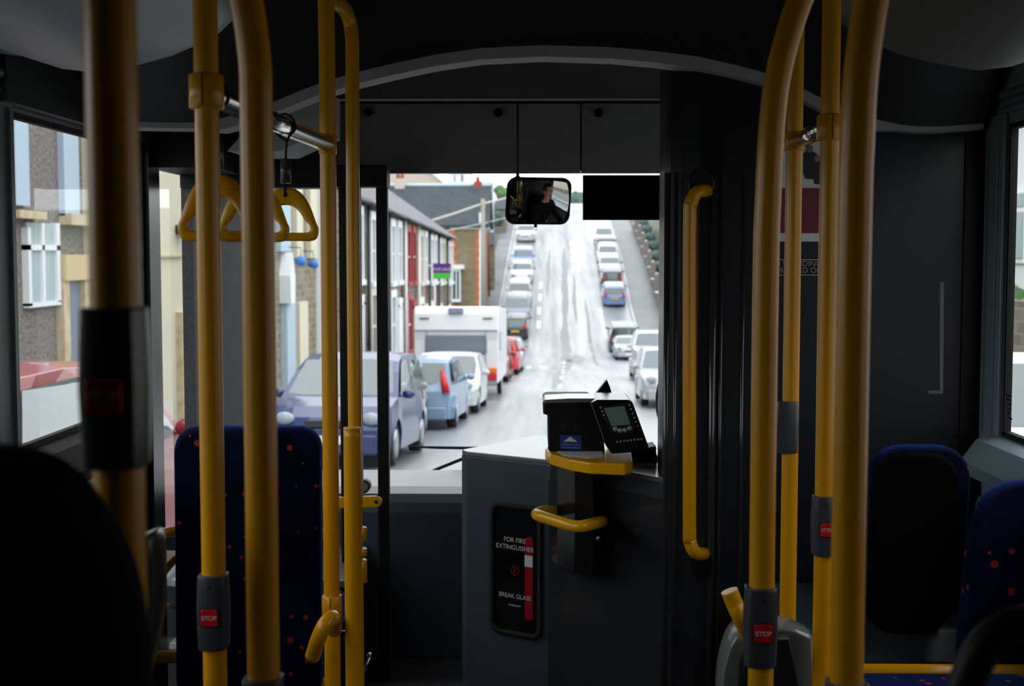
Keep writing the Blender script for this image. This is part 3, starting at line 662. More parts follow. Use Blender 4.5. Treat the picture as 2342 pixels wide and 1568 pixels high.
# strap handles
def railz(d): return zr0 + (zr1 - zr0) * (d - 1.9) / (dD - 1.9)
def railx(d): return xB + (xD - xB) * (d - 1.9) / (dD - 1.9)
def strap(label, d, zbot):
    x = railx(d); zr = railz(d); H = .098; W = .12; z0 = zbot
    t = thing('strap_handle', label, 'strap handle', (x, d, z0), 'yellow strap handles on the left rail')
    out = []; inn = []
    def cr2(pts, n=6): return smooth_path([Vector((p[0], 0, p[1])) for p in pts], n)
    L = [(0, H), (.018, H - .003), (.034, H - .016), (.046, H - .038), (.056, H - .066), (.060, .022), (.057, .006), (.046, 0), (.02, 0), (0, 0)]
    I = [(0, H - .032), (.012, H - .034), (.024, H - .044), (.034, H - .060), (.042, .030), (.044, .022), (.041, .0165), (.034, .0155), (.015, .0155), (0, .0155)]
    ro = cr2(L, 4); ri = cr2(I, 4)
    ro = ro + [Vector((-p.x, 0, p.z)) for p in ro[::-1][1:-1]]; ri = ri + [Vector((-p.x, 0, p.z)) for p in ri[::-1][1:-1]]
    f = BM(); th = .006; base = Vector((x, d, z0))
    def g(ring, y, s): 
        return [base + Vector((p.x, y, p.z)) for p in ring]
    mid_o = ro; n = len(ro); c_ = [(a + b) / 2 for a, b in zip(ro, ri)]
    def shrink(r, k): return [p + (c - p) * k for p, c in zip(r, c_)]
    rings = [g(ro, 0, 1), g(shrink(ro, .22), -th * .8, 1), g(shrink(ro, .5), -th, 1), g(shrink(ri, .5), -th, 1), g(shrink(ri, .22), -th * .8, 1), g(ri, 0, 1), g(shrink(ri, .22), th * .8, 1), g(shrink(ri, .5), th, 1), g(shrink(ro, .5), th, 1), g(shrink(ro, .22), th * .8, 1), g(ro, 0, 1)]
    loft(f, rings, caps=False); bmesh.ops.remove_doubles(f, verts=f.verts, dist=1e-6)
    obj('hand_loop', f, M['yellow_gloss'], t)
    f = BM(); tube(f, [(x, d - th - .0005, z0 + H - .014), (x, d + th + .0005, z0 + H - .014)], .0042, 12); obj('eyelet', f, M['rubber'], t)
    f = BM(); tube(f, [(x, d, z0 + H + .008), (x, d, z0 + H + .052)], .0098, 14); obj('sleeve', f, M['grey_unit'], t)
    f = BM(); tube(f, smooth_path([(x, d - .007, z0 + H - .014), (x - .002, d - .004, z0 + H + .01), (x, d, z0 + H + .05), (x + .004, d, zr - .024), (x + .019, d - .002, zr - .004), (x + .013, d - .006, zr + .016), (x - .002, d - .012, zr + .021), (x - .017, d - .01, zr + .008), (x - .016, d - .006, zr - .012), (x + .002, d, zr - .026)]), .0022, 8); obj('cord', f, M['rubber'], t)
    return t
strap('nearest yellow strap handle, partly behind the second pole', 1.95, P(529, 551, 1.95).z)
strap('middle yellow strap handle, half behind the curved pole', 2.17, P(607, 553, 2.17).z)
strap('farthest yellow strap handle, hanging nearest the slim pole', 2.42, P(663, 551, 2.42).z)
# right-hand poles
dG = 1.8; xG = xx(1752, dG)
G = pole('yellow pole bowing right at its top with low stop button, first right of the aisle', [P(1935, -180, dG), P(1872, -90, dG), P(1830, 0, dG), P(1797, 100, dG), P(1775, 200, dG), P(1763, 320, dG), P(1757, 450, dG), (xG, dG, 1.45), (xG, dG, .9), (xG, dG, .4), (xG, dG, 0)], .0175)
stop_unit(G, (xx(1748, dG), dG, P(1734, 1428, dG).z))
dH = 2.75; xH = xx(1813, dH)
Hh = pole('thin yellow pole with a side-facing grey box, right of the first bowed pole', [(xH, dH, 2.41), (xH, dH, 1.6), (xH, dH, .9), (xH, dH, 0)], .0172)
clamp(Hh, (xH, dH, P(1825, 323, dH).z), .0215, .04); stop_unit(Hh, (xH - .006, dH, P(1790, 975, dH).z), rot=-PI / 2, txt=False)
dI = 2.4; xI = xx(1893, dI)
I_ = pole('yellow pole with collar and stop button, mostly behind the rightmost pole', [(xI, dI, 2.41), (xI, dI, 1.6), (xI, dI, .9), (xI, dI, 0)], .0168)
clamp(I_, (xI, dI, P(1900, 292, dI).z), .0235, .047); stop_unit(I_, (xI, dI, P(1885, 1199, dI).z))
dJ = 1.35; xJ = xx(1952, dJ)
J = pole('thick-looking yellow pole bowing right at its top, rightmost of all poles', [P(2075, -260, dJ), P(2020, -120, dJ), P(1993, 0, dJ), P(1977, 100, dJ), P(1966, 200, dJ), P(1960, 320, dJ), (xJ, dJ, 1.5), (xJ, dJ, .9), (xJ, dJ, .4), (xJ, dJ, 0)], .0175)
stop_unit(J, (xJ, dJ, P(1932, 1556, dJ).z - .055))
r2 = thing('overhead_rail', 'short chrome rail between two collars on the right-hand poles', 'rail', (xI, 2.55, P(1850, 310, 2.5).z))
f = BM(); tube(f, [(xI, dI + .01, P(1893, 288, dI).z), (xH, dH - .012, P(1825, 325, dH).z)], .0165, 24); obj('tube', f, M['chrome'], r2)
# horizontal yellow rail right
r3 = thing('guard_rail', 'horizontal yellow guard rail running from a pole to the right wall', 'rail', (.85, dH, P(2000, 1535, dH).z))
zq = P(1813, 1535, dH).z
f = BM(); tube(f, [(xH, dH, zq), (1.19, dH, zq)], .0175, 20); obj('tube', f, M['yellow'], r3)
f = BM(); tube(f, [(xH - .001, dH, zq - .03), (xH - .001, dH, zq + .03)], .02, 20); obj('tee_joint', f, M['yellow'], r3)
# bent rail behind pole G
o = thing('bent_rail', 'short bent yellow rail end left of the low stop button', 'rail', P(1680, 1440, 2.3))
f = BM(); tube(f, smooth_path([P(1668, 1350, 2.3), P(1680, 1380, 2.3), P(1694, 1410, 2.3), P(1712, 1450, 2.35), P(1735, 1500, 2.5), P(1760, 1620, 2.6)]), .0155, 18); obj('tube', f, M['yellow'], o)
# rails by the door on the left
o = thing('door_rail', 'short flat yellow bar with a bolt on the narrow door leaf', 'rail', P(800, 1160, 4.45))
f = BM(); q0, q1 = P(730, 1150, 4.44), P(860, 1147, 4.44)
prism(f, [q0 + Vector((0, 0, -.018)), q1 + Vector((0, 0, -.02))] + [q1 + Vector((.02 * math.sin(a), 0, -.02 * math.cos(a))) for a in [PI * k / 8 for k in range(1, 9)]] + [q0 + Vector((0, 0, .018))], (0, .012, 0)); obj('bar', f, M['yellow_gloss'], o, bev=.003)
f = BM(); tube(f, [q1 + Vector((0, -.004, 0)), q1 + Vector((0, .002, 0))], .006, 12); obj('bolt', f, M['rubber'], o)
o = thing('luggage_rail', 'yellow rail running behind the blue front seat', 'rail', P(560, 1230, 4.1))
f = BM(); tube(f, smooth_path([P(352, 1260, 3.9), P(362, 1228, 3.95), P(390, 1215, 4.0), P(450, 1213, 4.05), P(600, 1216, 4.1), P(700, 1218, 4.1), P(775, 1220, 4.1)]), .0165, 16); obj('tube', f, M['yellow'], o)
f = BM(); tube(f, [P(372, 1310, 4.12), P(400, 1278, 4.12), P(450, 1240, 4.12)], .012, 10); obj('brace', f, M['yellow'], o)
o = thing('low_rail', 'low yellow rail crossing behind the foot of the blue front seat', 'rail', P(560, 1510, 3.75))
f = BM(); tube(f, [P(300, 1500, 3.78), P(500, 1502, 3.78), P(770, 1572, 3.78)], .0185, 16); obj('tube', f, M['yellow'], o)
f = BM(); tube(f, [P(846, 1500, 3.9), P(832, 1535, 3.9), P(815, 1580, 3.9)], .005, 8); ball(f, P(845, 1497, 3.9), .008); o = obj('chrome_stay', f, M['chrome']); tag(o, 'thin bright metal stay at the foot of the stub post', 'stay')
f = BM(); loft(f, [[P(x, y, d) for x, y in ((745, 1470), (775, 1440), (815, 1440), (838, 1500), (848, 1600), (740, 1600))] for d in (4.0, 4.25)]); o = obj('wheel_arch_cover', f, M['black_gloss'], bev=.02); tag(o, 'dark rounded wheel arch cover behind the stub post', 'wheel arch')
# ================================================================ SEATS
def seat_back(bm, x0, x1, zb, zt, y, th, rc=.07, rake=.08, n=6):
    w_ = x1 - x0; cx = (x0 + x1) / 2; h_ = zt - zb; secs = []
    for (dy, k) in ((-.5, .955), (-.42, .985), (-.2, 1), (.2, 1), (.42, .985), (.5, .955)):
        ring = []
        for u, v in rrect(0, 0, w_ * k, h_ * k, rc, n):
            v2 = v + h_ / 2; ring.append((cx + u, y + dy * th + rake * (v2 / h_) , zb + v2))
        secs.append(ring)
    loft(bm, secs)
def seat(label, x0, x1, zt, y, face, m=M['moquette'], shellm=M['shell'], group=None, zb=.38, far=False):
    """face=+1: cushion on the far side"""
    t = thing('bus_seat', label, 'seat', ((x0 + x1) / 2, y, 0), group)
    rk = -.05 * face
    f = BM(); seat_back(f, x0, x1, zb, zt, y, .075, rake=rk); obj('backrest', f, m, t)
    f = BM(); seat_back(f, x0 - .006, x1 + (.006 if not far else -.03), zb - .03, zt - (.1 if not far else .012), y - .03 * face * 1.2, .03, rake=rk)
    obj('seat_shell', f, shellm, t)
    f = BM(); y0, y1 = sorted((y + .03 * face, y + .42 * face)); box(f, x0, x1, y0, y1, zb - .02, zb + .08, .03); obj('cushion', f, m, t)
    if far: return t
    f = BM(); yc = y + .2 * face
    tube(f, [((x0 + x1) / 2, yc, 0), ((x0 + x1) / 2, yc, zb - .02)], .03, 14); box(f, x0 + .04, x1 - .04, yc - .1, yc + .1, 0, .02); obj('pedestal', f, M['black'], t)
    return t
sL = P(396, 1200, 3.5).x; sR = P(730, 1200, 3.5).x
t = thing('bus_seat', 'tall blue moquette seat back with red spots, just behind the doorway', 'seat', ((sL + sR) / 2, 3.55, 0))
f = BM(); seat_back(f, sL, sR, .28, P(560, 977, 3.52).z, 3.53, .085, rc=.06, rake=.02, n=8); obj('backrest', f, M['moquette'], t)
f = BM(); seat_back(f, sL + .02, sR - .02, .3, .9, 3.6, .03, rake=.02); obj('seat_shell', f, M['shell'], t)
f = BM(); box(f, sL, sR, 3.62, 4.02, .36, .47, .03); obj('cushion', f, M['moquette'], t)
f = BM(); tube(f, [((sL + sR) / 2, 3.8, 0), ((sL + sR) / 2, 3.8, .38)], .03, 14); obj('pedestal', f, M['black'], t)
# near left: black back of the seat in front of the camera, and the plastic shell beyond it
t = thing('bus_seat', 'black out-of-focus seat back filling the lower left corner', 'seat', (-.36, .8, 0))
def outline_seat(t, pxs, D, th, m, nm='backrest', lean=.0):
    pts = [P(x, y, D) for x, y in pxs]; c = sum(pts, Vector()) / len(pts); f = BM(); secs = []
    for dy, k in ((-.5, .94), (-.38, .985), (0, 1), (.38, .985), (.5, .94)): secs.append([c + (p - c) * k + Vector((0, dy * th, 0)) for p in pts])
    loft(f, secs); return obj(nm, f, m, t)
sp_ = smooth_path([Vector((x, y, 0)) for x, y in [(-560, 1400), (-540, 1250), (-440, 1120), (-280, 1050), (-120, 1022), (0, 1026), (80, 1046), (150, 1090), (200, 1150), (250, 1225), (288, 1310), (312, 1420), (330, 1600), (335, 2000)]], 4)
outline_seat(t, [(v.x, v.y) for v in sp_] + [(-560, 2000)], .8, .07, M['blackcloth'])
f = BM(); box(f, -.46, -.24, .84, 1.1, .42, .5, .03); obj('cushion', f, M['blackcloth'], t)
f = BM(); tube(f, [(-.36, .95, 0), (-.36, .95, .44)], .03, 12); box(f, -.44, -.28, .86, 1.04, 0, .02); tube(f, [(-.36, .8, .44), (-.36, .8, 1.17)], .012, 8); tube(f, [(-.36, .8, .45), (-.36, .95, .43)], .014, 8); obj('pedestal', f, M['black'], t)
t = thing('bus_seat', 'glossy dark plastic seat shell just right of the black seat back', 'seat', (-.42, 1.4, 0))
sp_ = smooth_path([Vector((x, y, 0)) for x, y in [(60, 1330), (150, 1260), (240, 1238), (300, 1232), (345, 1214), (362, 1222), (368, 1300), (366, 1400), (352, 1490), (335, 1568), (320, 1800)]], 4)
outline_seat(t, [(v.x, v.y) for v in sp_] + [(60, 1800)], 1.35, .06, M['shell'], 'seat_shell')
f = BM(); box(f, -.52, -.4, 1.4, 1.7, .42, .5, .03); obj('cushion', f, M['moquette'], t)
f = BM(); tube(f, [(-.45, 1.5, 0), (-.45, 1.5, .45)], .025, 12); tube(f, [(-.45, 1.37, 1.1), (-.45, 1.38, .9), (-.45, 1.42, .45), (-.45, 1.5, .43)], .012, 8); obj('pedestal', f, M['black'], t)
# right-hand seats
t = thing('bus_seat', 'blue moquette seat back with rounded top at the right edge', 'seat', (1.05, 2.88, 0))
sp_ = smooth_path([Vector((x, y, 0)) for x, y in [(2185, 1600), (2196, 1450), (2206, 1330), (2220, 1220), (2245, 1150), (2290, 1108), (2350, 1096), (2400, 1104), (2430, 1140), (2440, 1300)]], 4)
outline_seat(t, [(v.x, v.y) for v in sp_] + [(2440, 1620), (2185, 1620)], 2.88, .07, M['moquette'])
f = BM(); box(f, .94, 1.16, 2.9, 2.99, .4, .5, .03); obj('cushion', f, M['moquette'], t)
f = BM(); tube(f, [(1.05, 2.93, 0), (1.05, 2.93, .42)], .03, 12); obj('pedestal', f, M['black'], t)
seat('dark seat with bright blue top edge beside the right wall, in front of the partition', .78, 1.0, P(2190, 1012, 3.05).z, 3.06, 1, zb=.65, shellm=M['blackcloth'], far=True)
# seat by the rail low right
t = thing('seat_cushion', 'blue seat top just visible under the horizontal yellow rail', 'seat', (.8, 2.55, 0))
f = BM(); z_ = P(2000, 1556, 2.6).z; box(f, .58, 1.02, 2.45, 2.68, z_ - .12, z_, .035); obj('cushion', f, M['moquette'], t)
f = BM(); box(f, .6, 1.0, 2.47, 2.66, 0, z_ - .1); obj('seat_box', f, M['black'], t)
# silver shell by the bent rail
t = thing('bus_seat', 'silver-grey rounded seat shell edge below the bent yellow rail', 'seat', (.4, 2.45, 0))
sp_ = smooth_path([Vector((x, y, 0)) for x, y in [(1638, 1700), (1642, 1560), (1650, 1500), (1668, 1448), (1692, 1425), (1730, 1418), (1800, 1420), (1850, 1440)]], 4)
outline_seat(t, [(v.x, v.y) for v in sp_] + [(1860, 1800), (1640, 1800)], 2.5, .1, M['shell2'], 'seat_shell')
f = BM(); tube(f, [(.43, 2.5, 0), (.43, 2.5, .6)], .03, 12); obj('pedestal', f, M['black'], t)
sp_ = [(1690, 1600), (1694, 1520), (1712, 1470), (1740, 1450), (1800, 1450), (1830, 1600)]
outline_seat(t, sp_, 2.43, .05, M['black'], 'backrest')
# seat handle in front right
o = thing('curved_rail', 'dark curved seat grab handle in the lower right corner, out of focus', 'handle', P(2300, 1568, .95))
f = BM(); tube(f, smooth_path([P(2190, 1760, .95), P(2198, 1640, .95), P(2212, 1560, .95), P(2245, 1490, .95), P(2290, 1445, .95), P(2345, 1425, .95), P(2440, 1420, .95), P(2560, 1480, .95), P(2590, 1760, .95)]), .0135, 18); obj('tube', f, M['black'], o)
f = BM(); a_ = P(2190, 1760, .95); b_ = P(2590, 1760, .95); box(f, a_.x - .02, b_.x + .02, .93, .97, .7, a_.z, .01); tube(f, [((a_.x + b_.x) / 2, .95, 0), ((a_.x + b_.x) / 2, .95, .72)], .02, 12); obj('mount', f, M['blackcloth'], o)
# wheel box right
f = BM(); z1 = P(1900, 1380, 3.3).z
prism(f, [(.58, 3.0, 0), (.58, 3.08, z1 - .08), (.58, 3.14, z1 - .015), (.58, 3.3, z1), (.58, 3.49, z1 + .01), (.58, 3.49, 0)], (.6, 0, 0)); o = obj('wheel_arch_box', f, M['wall_in'], bev=.012); tag(o, 'low grey wheel arch box below the dark partition on the right', 'wheel arch')
# ================================================================ DRIVER
def skin_mesh(name, nodes, edges, m, parent, root=0, sub=2):
    me = bpy.data.meshes.new(name); me.from_pydata([n[0] for n in nodes], edges, [])
    o = bpy.data.objects.new(name, me); C.objects.link(o)
    sk = o.modifiers.new('skin', 'SKIN'); sk.use_smooth_shade = True
    for i, n in enumerate(nodes):
        r = n[1]; me.skin_vertices[0].data[i].radius = (r, r) if not isinstance(r, tuple) else r
    me.skin_vertices[0].data[root].use_root = True
    sb = o.modifiers.new('sub', 'SUBSURF'); sb.levels = sub; sb.render_levels = sub
    me2 = bpy.data.meshes.new_from_object(o.evaluated_get(bpy.context.evaluated_depsgraph_get())); bpy.data.objects.remove(o)
    b = BM(); b.from_mesh(me2)
    return obj(name, b, m, parent, recalc=False, smooth=True)
dx, dy = .70, 4.02
dr = thing('person', 'driver in a black jacket seated behind the partition, seen in the mirror', 'person', (dx, 4.0, .25))
hip = Vector((dx, 3.93, .68)); 
N_ = [(hip, (.16, .12)), ((dx, 3.94, .85), (.15, .11)), ((dx, 3.96, 1.05), (.17, .115)), ((dx, 3.98, 1.22), (.17, .1)), ((dx, 4.0, 1.30), (.07, .065)), ((dx, 4.02, 1.38), (.055, .055)), ((dx, 4.03, 1.46), (.07, .085)), ((dx, 4.03, 1.55), (.075, .09)), ((dx, 4.02, 1.6), (.05, .06)),
      ((dx - .18, 3.98, 1.23), .062), ((dx - .25, 4.12, 1.05), .048), ((dx - .22, 4.36, 1.02), .038), ((dx - .2, 4.46, 1.04), .03), ((dx - .2, 4.52, 1.06), (.022, .035)),
      ((dx + .18, 3.98, 1.23), .062), ((dx + .25, 4.12, 1.05), .048), ((dx + .22, 4.36, 1.02), .038), ((dx + .2, 4.46, 1.04), .03), ((dx + .2, 4.52, 1.06), (.022, .035)),
      ((dx - .1, 4.0, .66), .09), ((dx - .13, 4.36, .68), .07), ((dx - .13, 4.46, .42), .05), ((dx - .13, 4.5, .28), .04), ((dx - .13, 4.62, .26), .035),
      ((dx + .1, 4.0, .66), .09), ((dx + .13, 4.36, .68), .07), ((dx + .13, 4.46, .42), .05), ((dx + .13, 4.5, .28), .04), ((dx + .13, 4.62, .26), .035),
      ((dx, 4.13, 1.475), .014), ((dx, 4.085, 1.42), .03)]
E_ = [(0, 1), (1, 2), (2, 3), (3, 4), (4, 5), (5, 6), (6, 7), (7, 8), (3, 9), (9, 10), (10, 11), (11, 12), (12, 13), (3, 14), (14, 15), (15, 16), (16, 17), (17, 18), (0, 19), (19, 20), (20, 21), (21, 22), (22, 23), (0, 24), (24, 25), (25, 26), (26, 27), (27, 28), (6, 29), (6, 30)]
skin_mesh('body', N_, E_, M['skin'], dr)
Nj = [((p[0], r) if not isinstance(p, tuple) else (p, r)) for p, r in []]
jn = [(hip, (.2, .16)), (N_[1][0], (.19, .15)), (N_[2][0], (.21, .15)), (N_[3][0], (.205, .135)), (N_[4][0], (.085, .08)), (N_[9][0], .085), (N_[10][0], .068), (N_[11][0], .054), ((dx - .205, 4.43, 1.035), .045), (N_[14][0], .085), (N_[15][0], .068), (N_[16][0], .054), ((dx + .205, 4.43, 1.035), .045)]
skin_mesh('jacket', jn, [(0, 1), (1, 2), (2, 3), (3, 4), (3, 5), (5, 6), (6, 7), (7, 8), (3, 9), (9, 10), (10, 11), (11, 12)], M['jacket'], dr)
tn = [(hip, (.17, .13))] + [(N_[i][0], N_[i][1] * 1.25) for i in (19, 20, 21, 22)] + [(N_[i][0], N_[i][1] * 1.25) for i in (24, 25, 26, 27)]
skin_mesh('trousers', tn, [(0, 1), (1, 2), (2, 3), (3, 4), (0, 5), (5, 6), (6, 7), (7, 8)], M['jacket'], dr)
for s in (-1, 1):
    hx = dx + s * .2
    for k in range(4):
        x = hx + (k - 1.5) * .019; L_ = (.9, 1.05, 1.0, .82)[k]
        skin_mesh('finger', [((x, 4.52, 1.07), .0095), ((x, 4.52 + .035 * L_, 1.10), .0088), ((x, 4.52 + .06 * L_, 1.085), .0082), ((x, 4.52 + .058 * L_, 1.055), .007)], [(0, 1), (1, 2), (2, 3)], M['skin'], dr, sub=1)
    skin_mesh('thumb', [((hx - s * .03, 4.5, 1.055), .011), ((hx - s * .048, 4.53, 1.05), .0095), ((hx - s * .046, 4.565, 1.05), .008)], [(0, 1), (1, 2)], M['skin'], dr, sub=1)
    f = BM(); ball(f, (dx + s * .082, 4.02, 1.49), .03, .35, .7, 1.05); obj('ear', f, M['skin'], dr)
    f = BM(); ball(f, (dx + s * .033, 4.112, 1.51), .011, 1.2, .7, .8); e_ = obj('eye', f, M['letters'], dr)
    f = BM(); ball(f, (dx + s * .033, 4.12, 1.51), .005); obj('iris', f, M['rubber'], e_)
    f = BM(); tube(f, [(dx + s * .018, 4.122, 1.527), (dx + s * .034, 4.124, 1.531), (dx + s * .052, 4.112, 1.526)], .004, 6); obj('eyebrow', f, M['hair'], dr)
f = BM(); tube(f, [(dx - .022, 4.113, 1.435), (dx, 4.122, 1.434), (dx + .022, 4.113, 1.435)], .0055, 8); obj('mouth', f, mat('lips', (150, 80, 76), .5), dr)
f = BM(); q = bmesh.ops.create_uvsphere(f, u_segments=28, v_segments=18, radius=1)
for v in q['verts']:
    c = v.co.copy(); v.co = Vector((dx + c.x * .094, 4.015 + c.y * .112, 1.545 + c.z * .092))
    if c.y > .3 and c.z < .35: v.co.y = 4.015 + .3 * .112; v.co.z = max(v.co.z, 1.56)
    if c.z < -.5: v.co.z = 1.545 - .5 * .092
for fc in f.faces: fc.smooth = True
obj('hair', f, M['hair'], dr)
t = thing('driver_seat', 'dark high-backed driver seat hidden behind the partition, seen in the mirror', 'seat', (dx, 3.78, 0))
f = BM(); seat_back(f, dx - .23, dx + .23, .55, 1.32, 3.7, .1, rake=-.04); obj('backrest', f, M['blackcloth'], t)
f = BM(); box(f, dx - .24, dx + .24, 3.8, 4.28, .46, .58, .03); obj('cushion', f, M['moquette'], t)
f = BM(); box(f, dx - .12, dx + .12, 3.85, 4.2, .22, .46); obj('pedestal', f, M['black'], t)
f = BM(); box(f, .41, 1.2, 3.55, 4.8, 0, .22); struct('floor_cab', f, M['floor'])
# ================================================================ STREET SURFACES
ds_ = [-40 + 2.0 * i for i in range(0, 24)] + [8 + 1.0 * i for i in range(0, 160)] + [170 + 10 * i for i in range(10)]
def strip(name, xa, xb, dz, m, side=0, d0=-40, d1=260, nseg=6):
    f = BM(); rows = []
    dd = [d for d in ds_ if d0 <= d <= d1]
    for d in dd: rows.append([f.verts.new((xa(d) + (xb(d) - xa(d)) * k / nseg, d, gz(d) + (dz(d) if callable(dz) else dz))) for k in range(nseg + 1)])
    for r0, r1 in zip(rows, rows[1:]):
        for k in range(nseg):
            fc = f.faces.new((r0[k], r0[k + 1], r1[k + 1], r1[k])); fc.smooth = True
    return f
struct('ground_road', strip('r', cl, cr, 0, M['road']), M['road'])
PL = lambda d: cl(d) - 1.75 if d < 74 else cl(d) - 1.3
struct('ground_pavement_left', strip('p', PL, lambda d: cl(d) - .14, .12, 0), M['pave'])
struct('ground_pavement_right', strip('p', lambda d: cr(d) + .14, lambda d: cr(d) + 2.0, .12, 0), M['pave'])
for nm, fn in (('trim_20', cl), ('trim_21', cr)):
    sg = -1 if fn is cl else 1
    f = BM(); secs = []
    for d in ds_: secs.append([(fn(d), d, gz(d) - .05), (fn(d), d, gz(d) + .13), (fn(d) + sg * .15, d, gz(d) + .13), (fn(d) + sg * .15, d, gz(d) - .05)])
    loft(f, secs, caps=True, smooth=False); struct(nm, f, M['kerb'])
def hillL(d, x): return gz(d) + .1 + max(0, (-x - 10)) * (.03 if d < 84 else .12)
def hillR(d, x): return gz(d) + .1 - max(0, x - 12) * .02
for s, nm in ((-1, 'ground_left'), (1, 'ground_right')):
    f = BM(); rows = []
    for d in ds_:
        x0 = PL(d) if s < 0 else cr(d) + 2.0
        rows.append([f.verts.new((x0 + s * k, d, (hillL if s < 0 else hillR)(d, x0 + s * k))) for k in (0, 3, 8, 14, 25, 45, 80)])
    for r0, r1 in zip(rows, rows[1:]):
        for k in range(6): f.faces.new((r0[k], r0[k + 1], r1[k + 1], r1[k])).smooth = True
    struct(nm, f, M['grass'])
# road markings
f = BM()
def mark(x0, x1, d0, d1, n=4):
    for k in range(n):
        a, b_ = d0 + (d1 - d0) * k / n, d0 + (d1 - d0) * (k + 1) / n
        vface(f, [(x0(a), a, gz(a) + .012), (x1(a), a, gz(a) + .012), (x1(b_), b_, gz(b_) + .012), (x0(b_), b_, gz(b_) + .012)])
rx = lambda off: (lambda d: cr(d) + off)
mark(rx(-2.15), rx(-2.0), 84.4, 92.8, 8)
mc = lambda off: (lambda d: (cl(d) + cr(d)) / 2 + off)
d = 10
while d < 74: mark(mc(-.3), mc(-.18), d, d + 2.2, 2); d += 6
for dd in (87, 91, 95, 99): mark(mc(-1.95), mc(-1.72), dd, dd + 2.2, 2)
for dd in (105, 109, 113, 117): mark(mc(.55), mc(.72), dd, dd + 3, 2); mark(mc(1.05), mc(1.22), dd, dd + 3, 2)
mark(lambda d: -.35, lambda d: -.1, 62, 66, 3); mark(lambda d: .35, lambda d: .6, 62, 66, 3)
o = obj('road_marking', f, M['paint_line'], recalc=False); tag(o, 'white painted lines and dashes on the wet road', 'road marking')
f = BM()
def stain(x0, d0, d1, wd, seed):
    rnd = random.Random(seed); n = int((d1 - d0) / 1.5); rows = []
    for k in range(n + 1):
        d = d0 + (d1 - d0) * k / n; e = max(0, math.sin(PI * k / n)) ** .5; c = (cl(d) + cr(d)) / 2 + x0 + .03 * math.sin(k * .9 + seed)
        ww = wd * e * rnd.uniform(.6, 1.1) / 2 + .01
        rows.append([(c - ww, d, gz(d) + .006), (c + ww, d, gz(d) + .006)])
    loft(f, rows, closed=False, caps=False, smooth=True)
stain(-.1, 58, 92, .7, 1); stain(0, 86, 116, .55, 2); stain(.4, 70, 79, 1.3, 3); stain(.7, 88, 104, .3, 7); stain(-1.3, 96, 116, .3, 4); stain(-.4, 40, 58, .35, 5); stain(1.5, 66, 96, .25, 6)
o = obj('tar_repair', f, M['patch'], recalc=False); tag(o, 'darker tar streaks along the middle of the wet road', 'road repair')
# ================================================================ CARS
TYPES = {
 'hatch': dict(top=[(-1, .32), (-.99, .52), (-.95, .60), (-.83, .90), (-.76, .965), (-.4, 1), (0, .995), (.14, .95), (.44, .62), (.62, .58), (.88, .49), (.985, .38), (1, .26)], belt=.61, ws=((.425, .63), (.16, .93)), rw=((-.945, .62), (-.845, .9)), sw=[(-.80, .64), (-.70, .90), (-.35, .935), (.02, .925), (.12, .89), (.36, .63)]),
 'mpv': dict(top=[(-1, .32), (-.99, .56), (-.97, .62), (-.90, .93), (-.83, .98), (-.4, 1), (.0, .99), (.18, .93), (.58, .60), (.80, .53), (.93, .44), (1, .34), (1, .24)], belt=.58, ws=((.56, .61), (.21, .92)), rw=((-.965, .62), (-.905, .92)), sw=[(-.88, .62), (-.80, .91), (-.3, .93), (.06, .92), (.16, .88), (.48, .60)]),
 'saloon': dict(top=[(-1, .34), (-.99, .58), (-.95, .65), (-.70, .68), (-.46, .94), (-.36, .985), (-.15, 1), (.05, .98), (.16, .93), (.44, .66), (.62, .62), (.88, .53), (.985, .42), (1, .28)], belt=.65, ws=((.425, .67), (.18, .92)), rw=((-.68, .69), (-.48, .93)), sw=[(-.60, .68), (-.44, .91), (-.2, .935), (.03, .92), (.13, .88), (.35, .67)]),
 'four_by_four': dict(top=[(-1, .32), (-.995, .6), (-.985, .65), (-.94, .94), (-.88, .985), (-.4, 1), (.1, .995), (.2, .95), (.42, .68), (.62, .65), (.92, .60), (.99, .5), (1, .3)], belt=.64, ws=((.41, .69), (.22, .93)), rw=((-.982, .66), (-.945, .93)), sw=[(-.9, .67), (-.85, .92), (-.3, .94), (.1, .93), (.18, .89), (.36, .67)]),
}
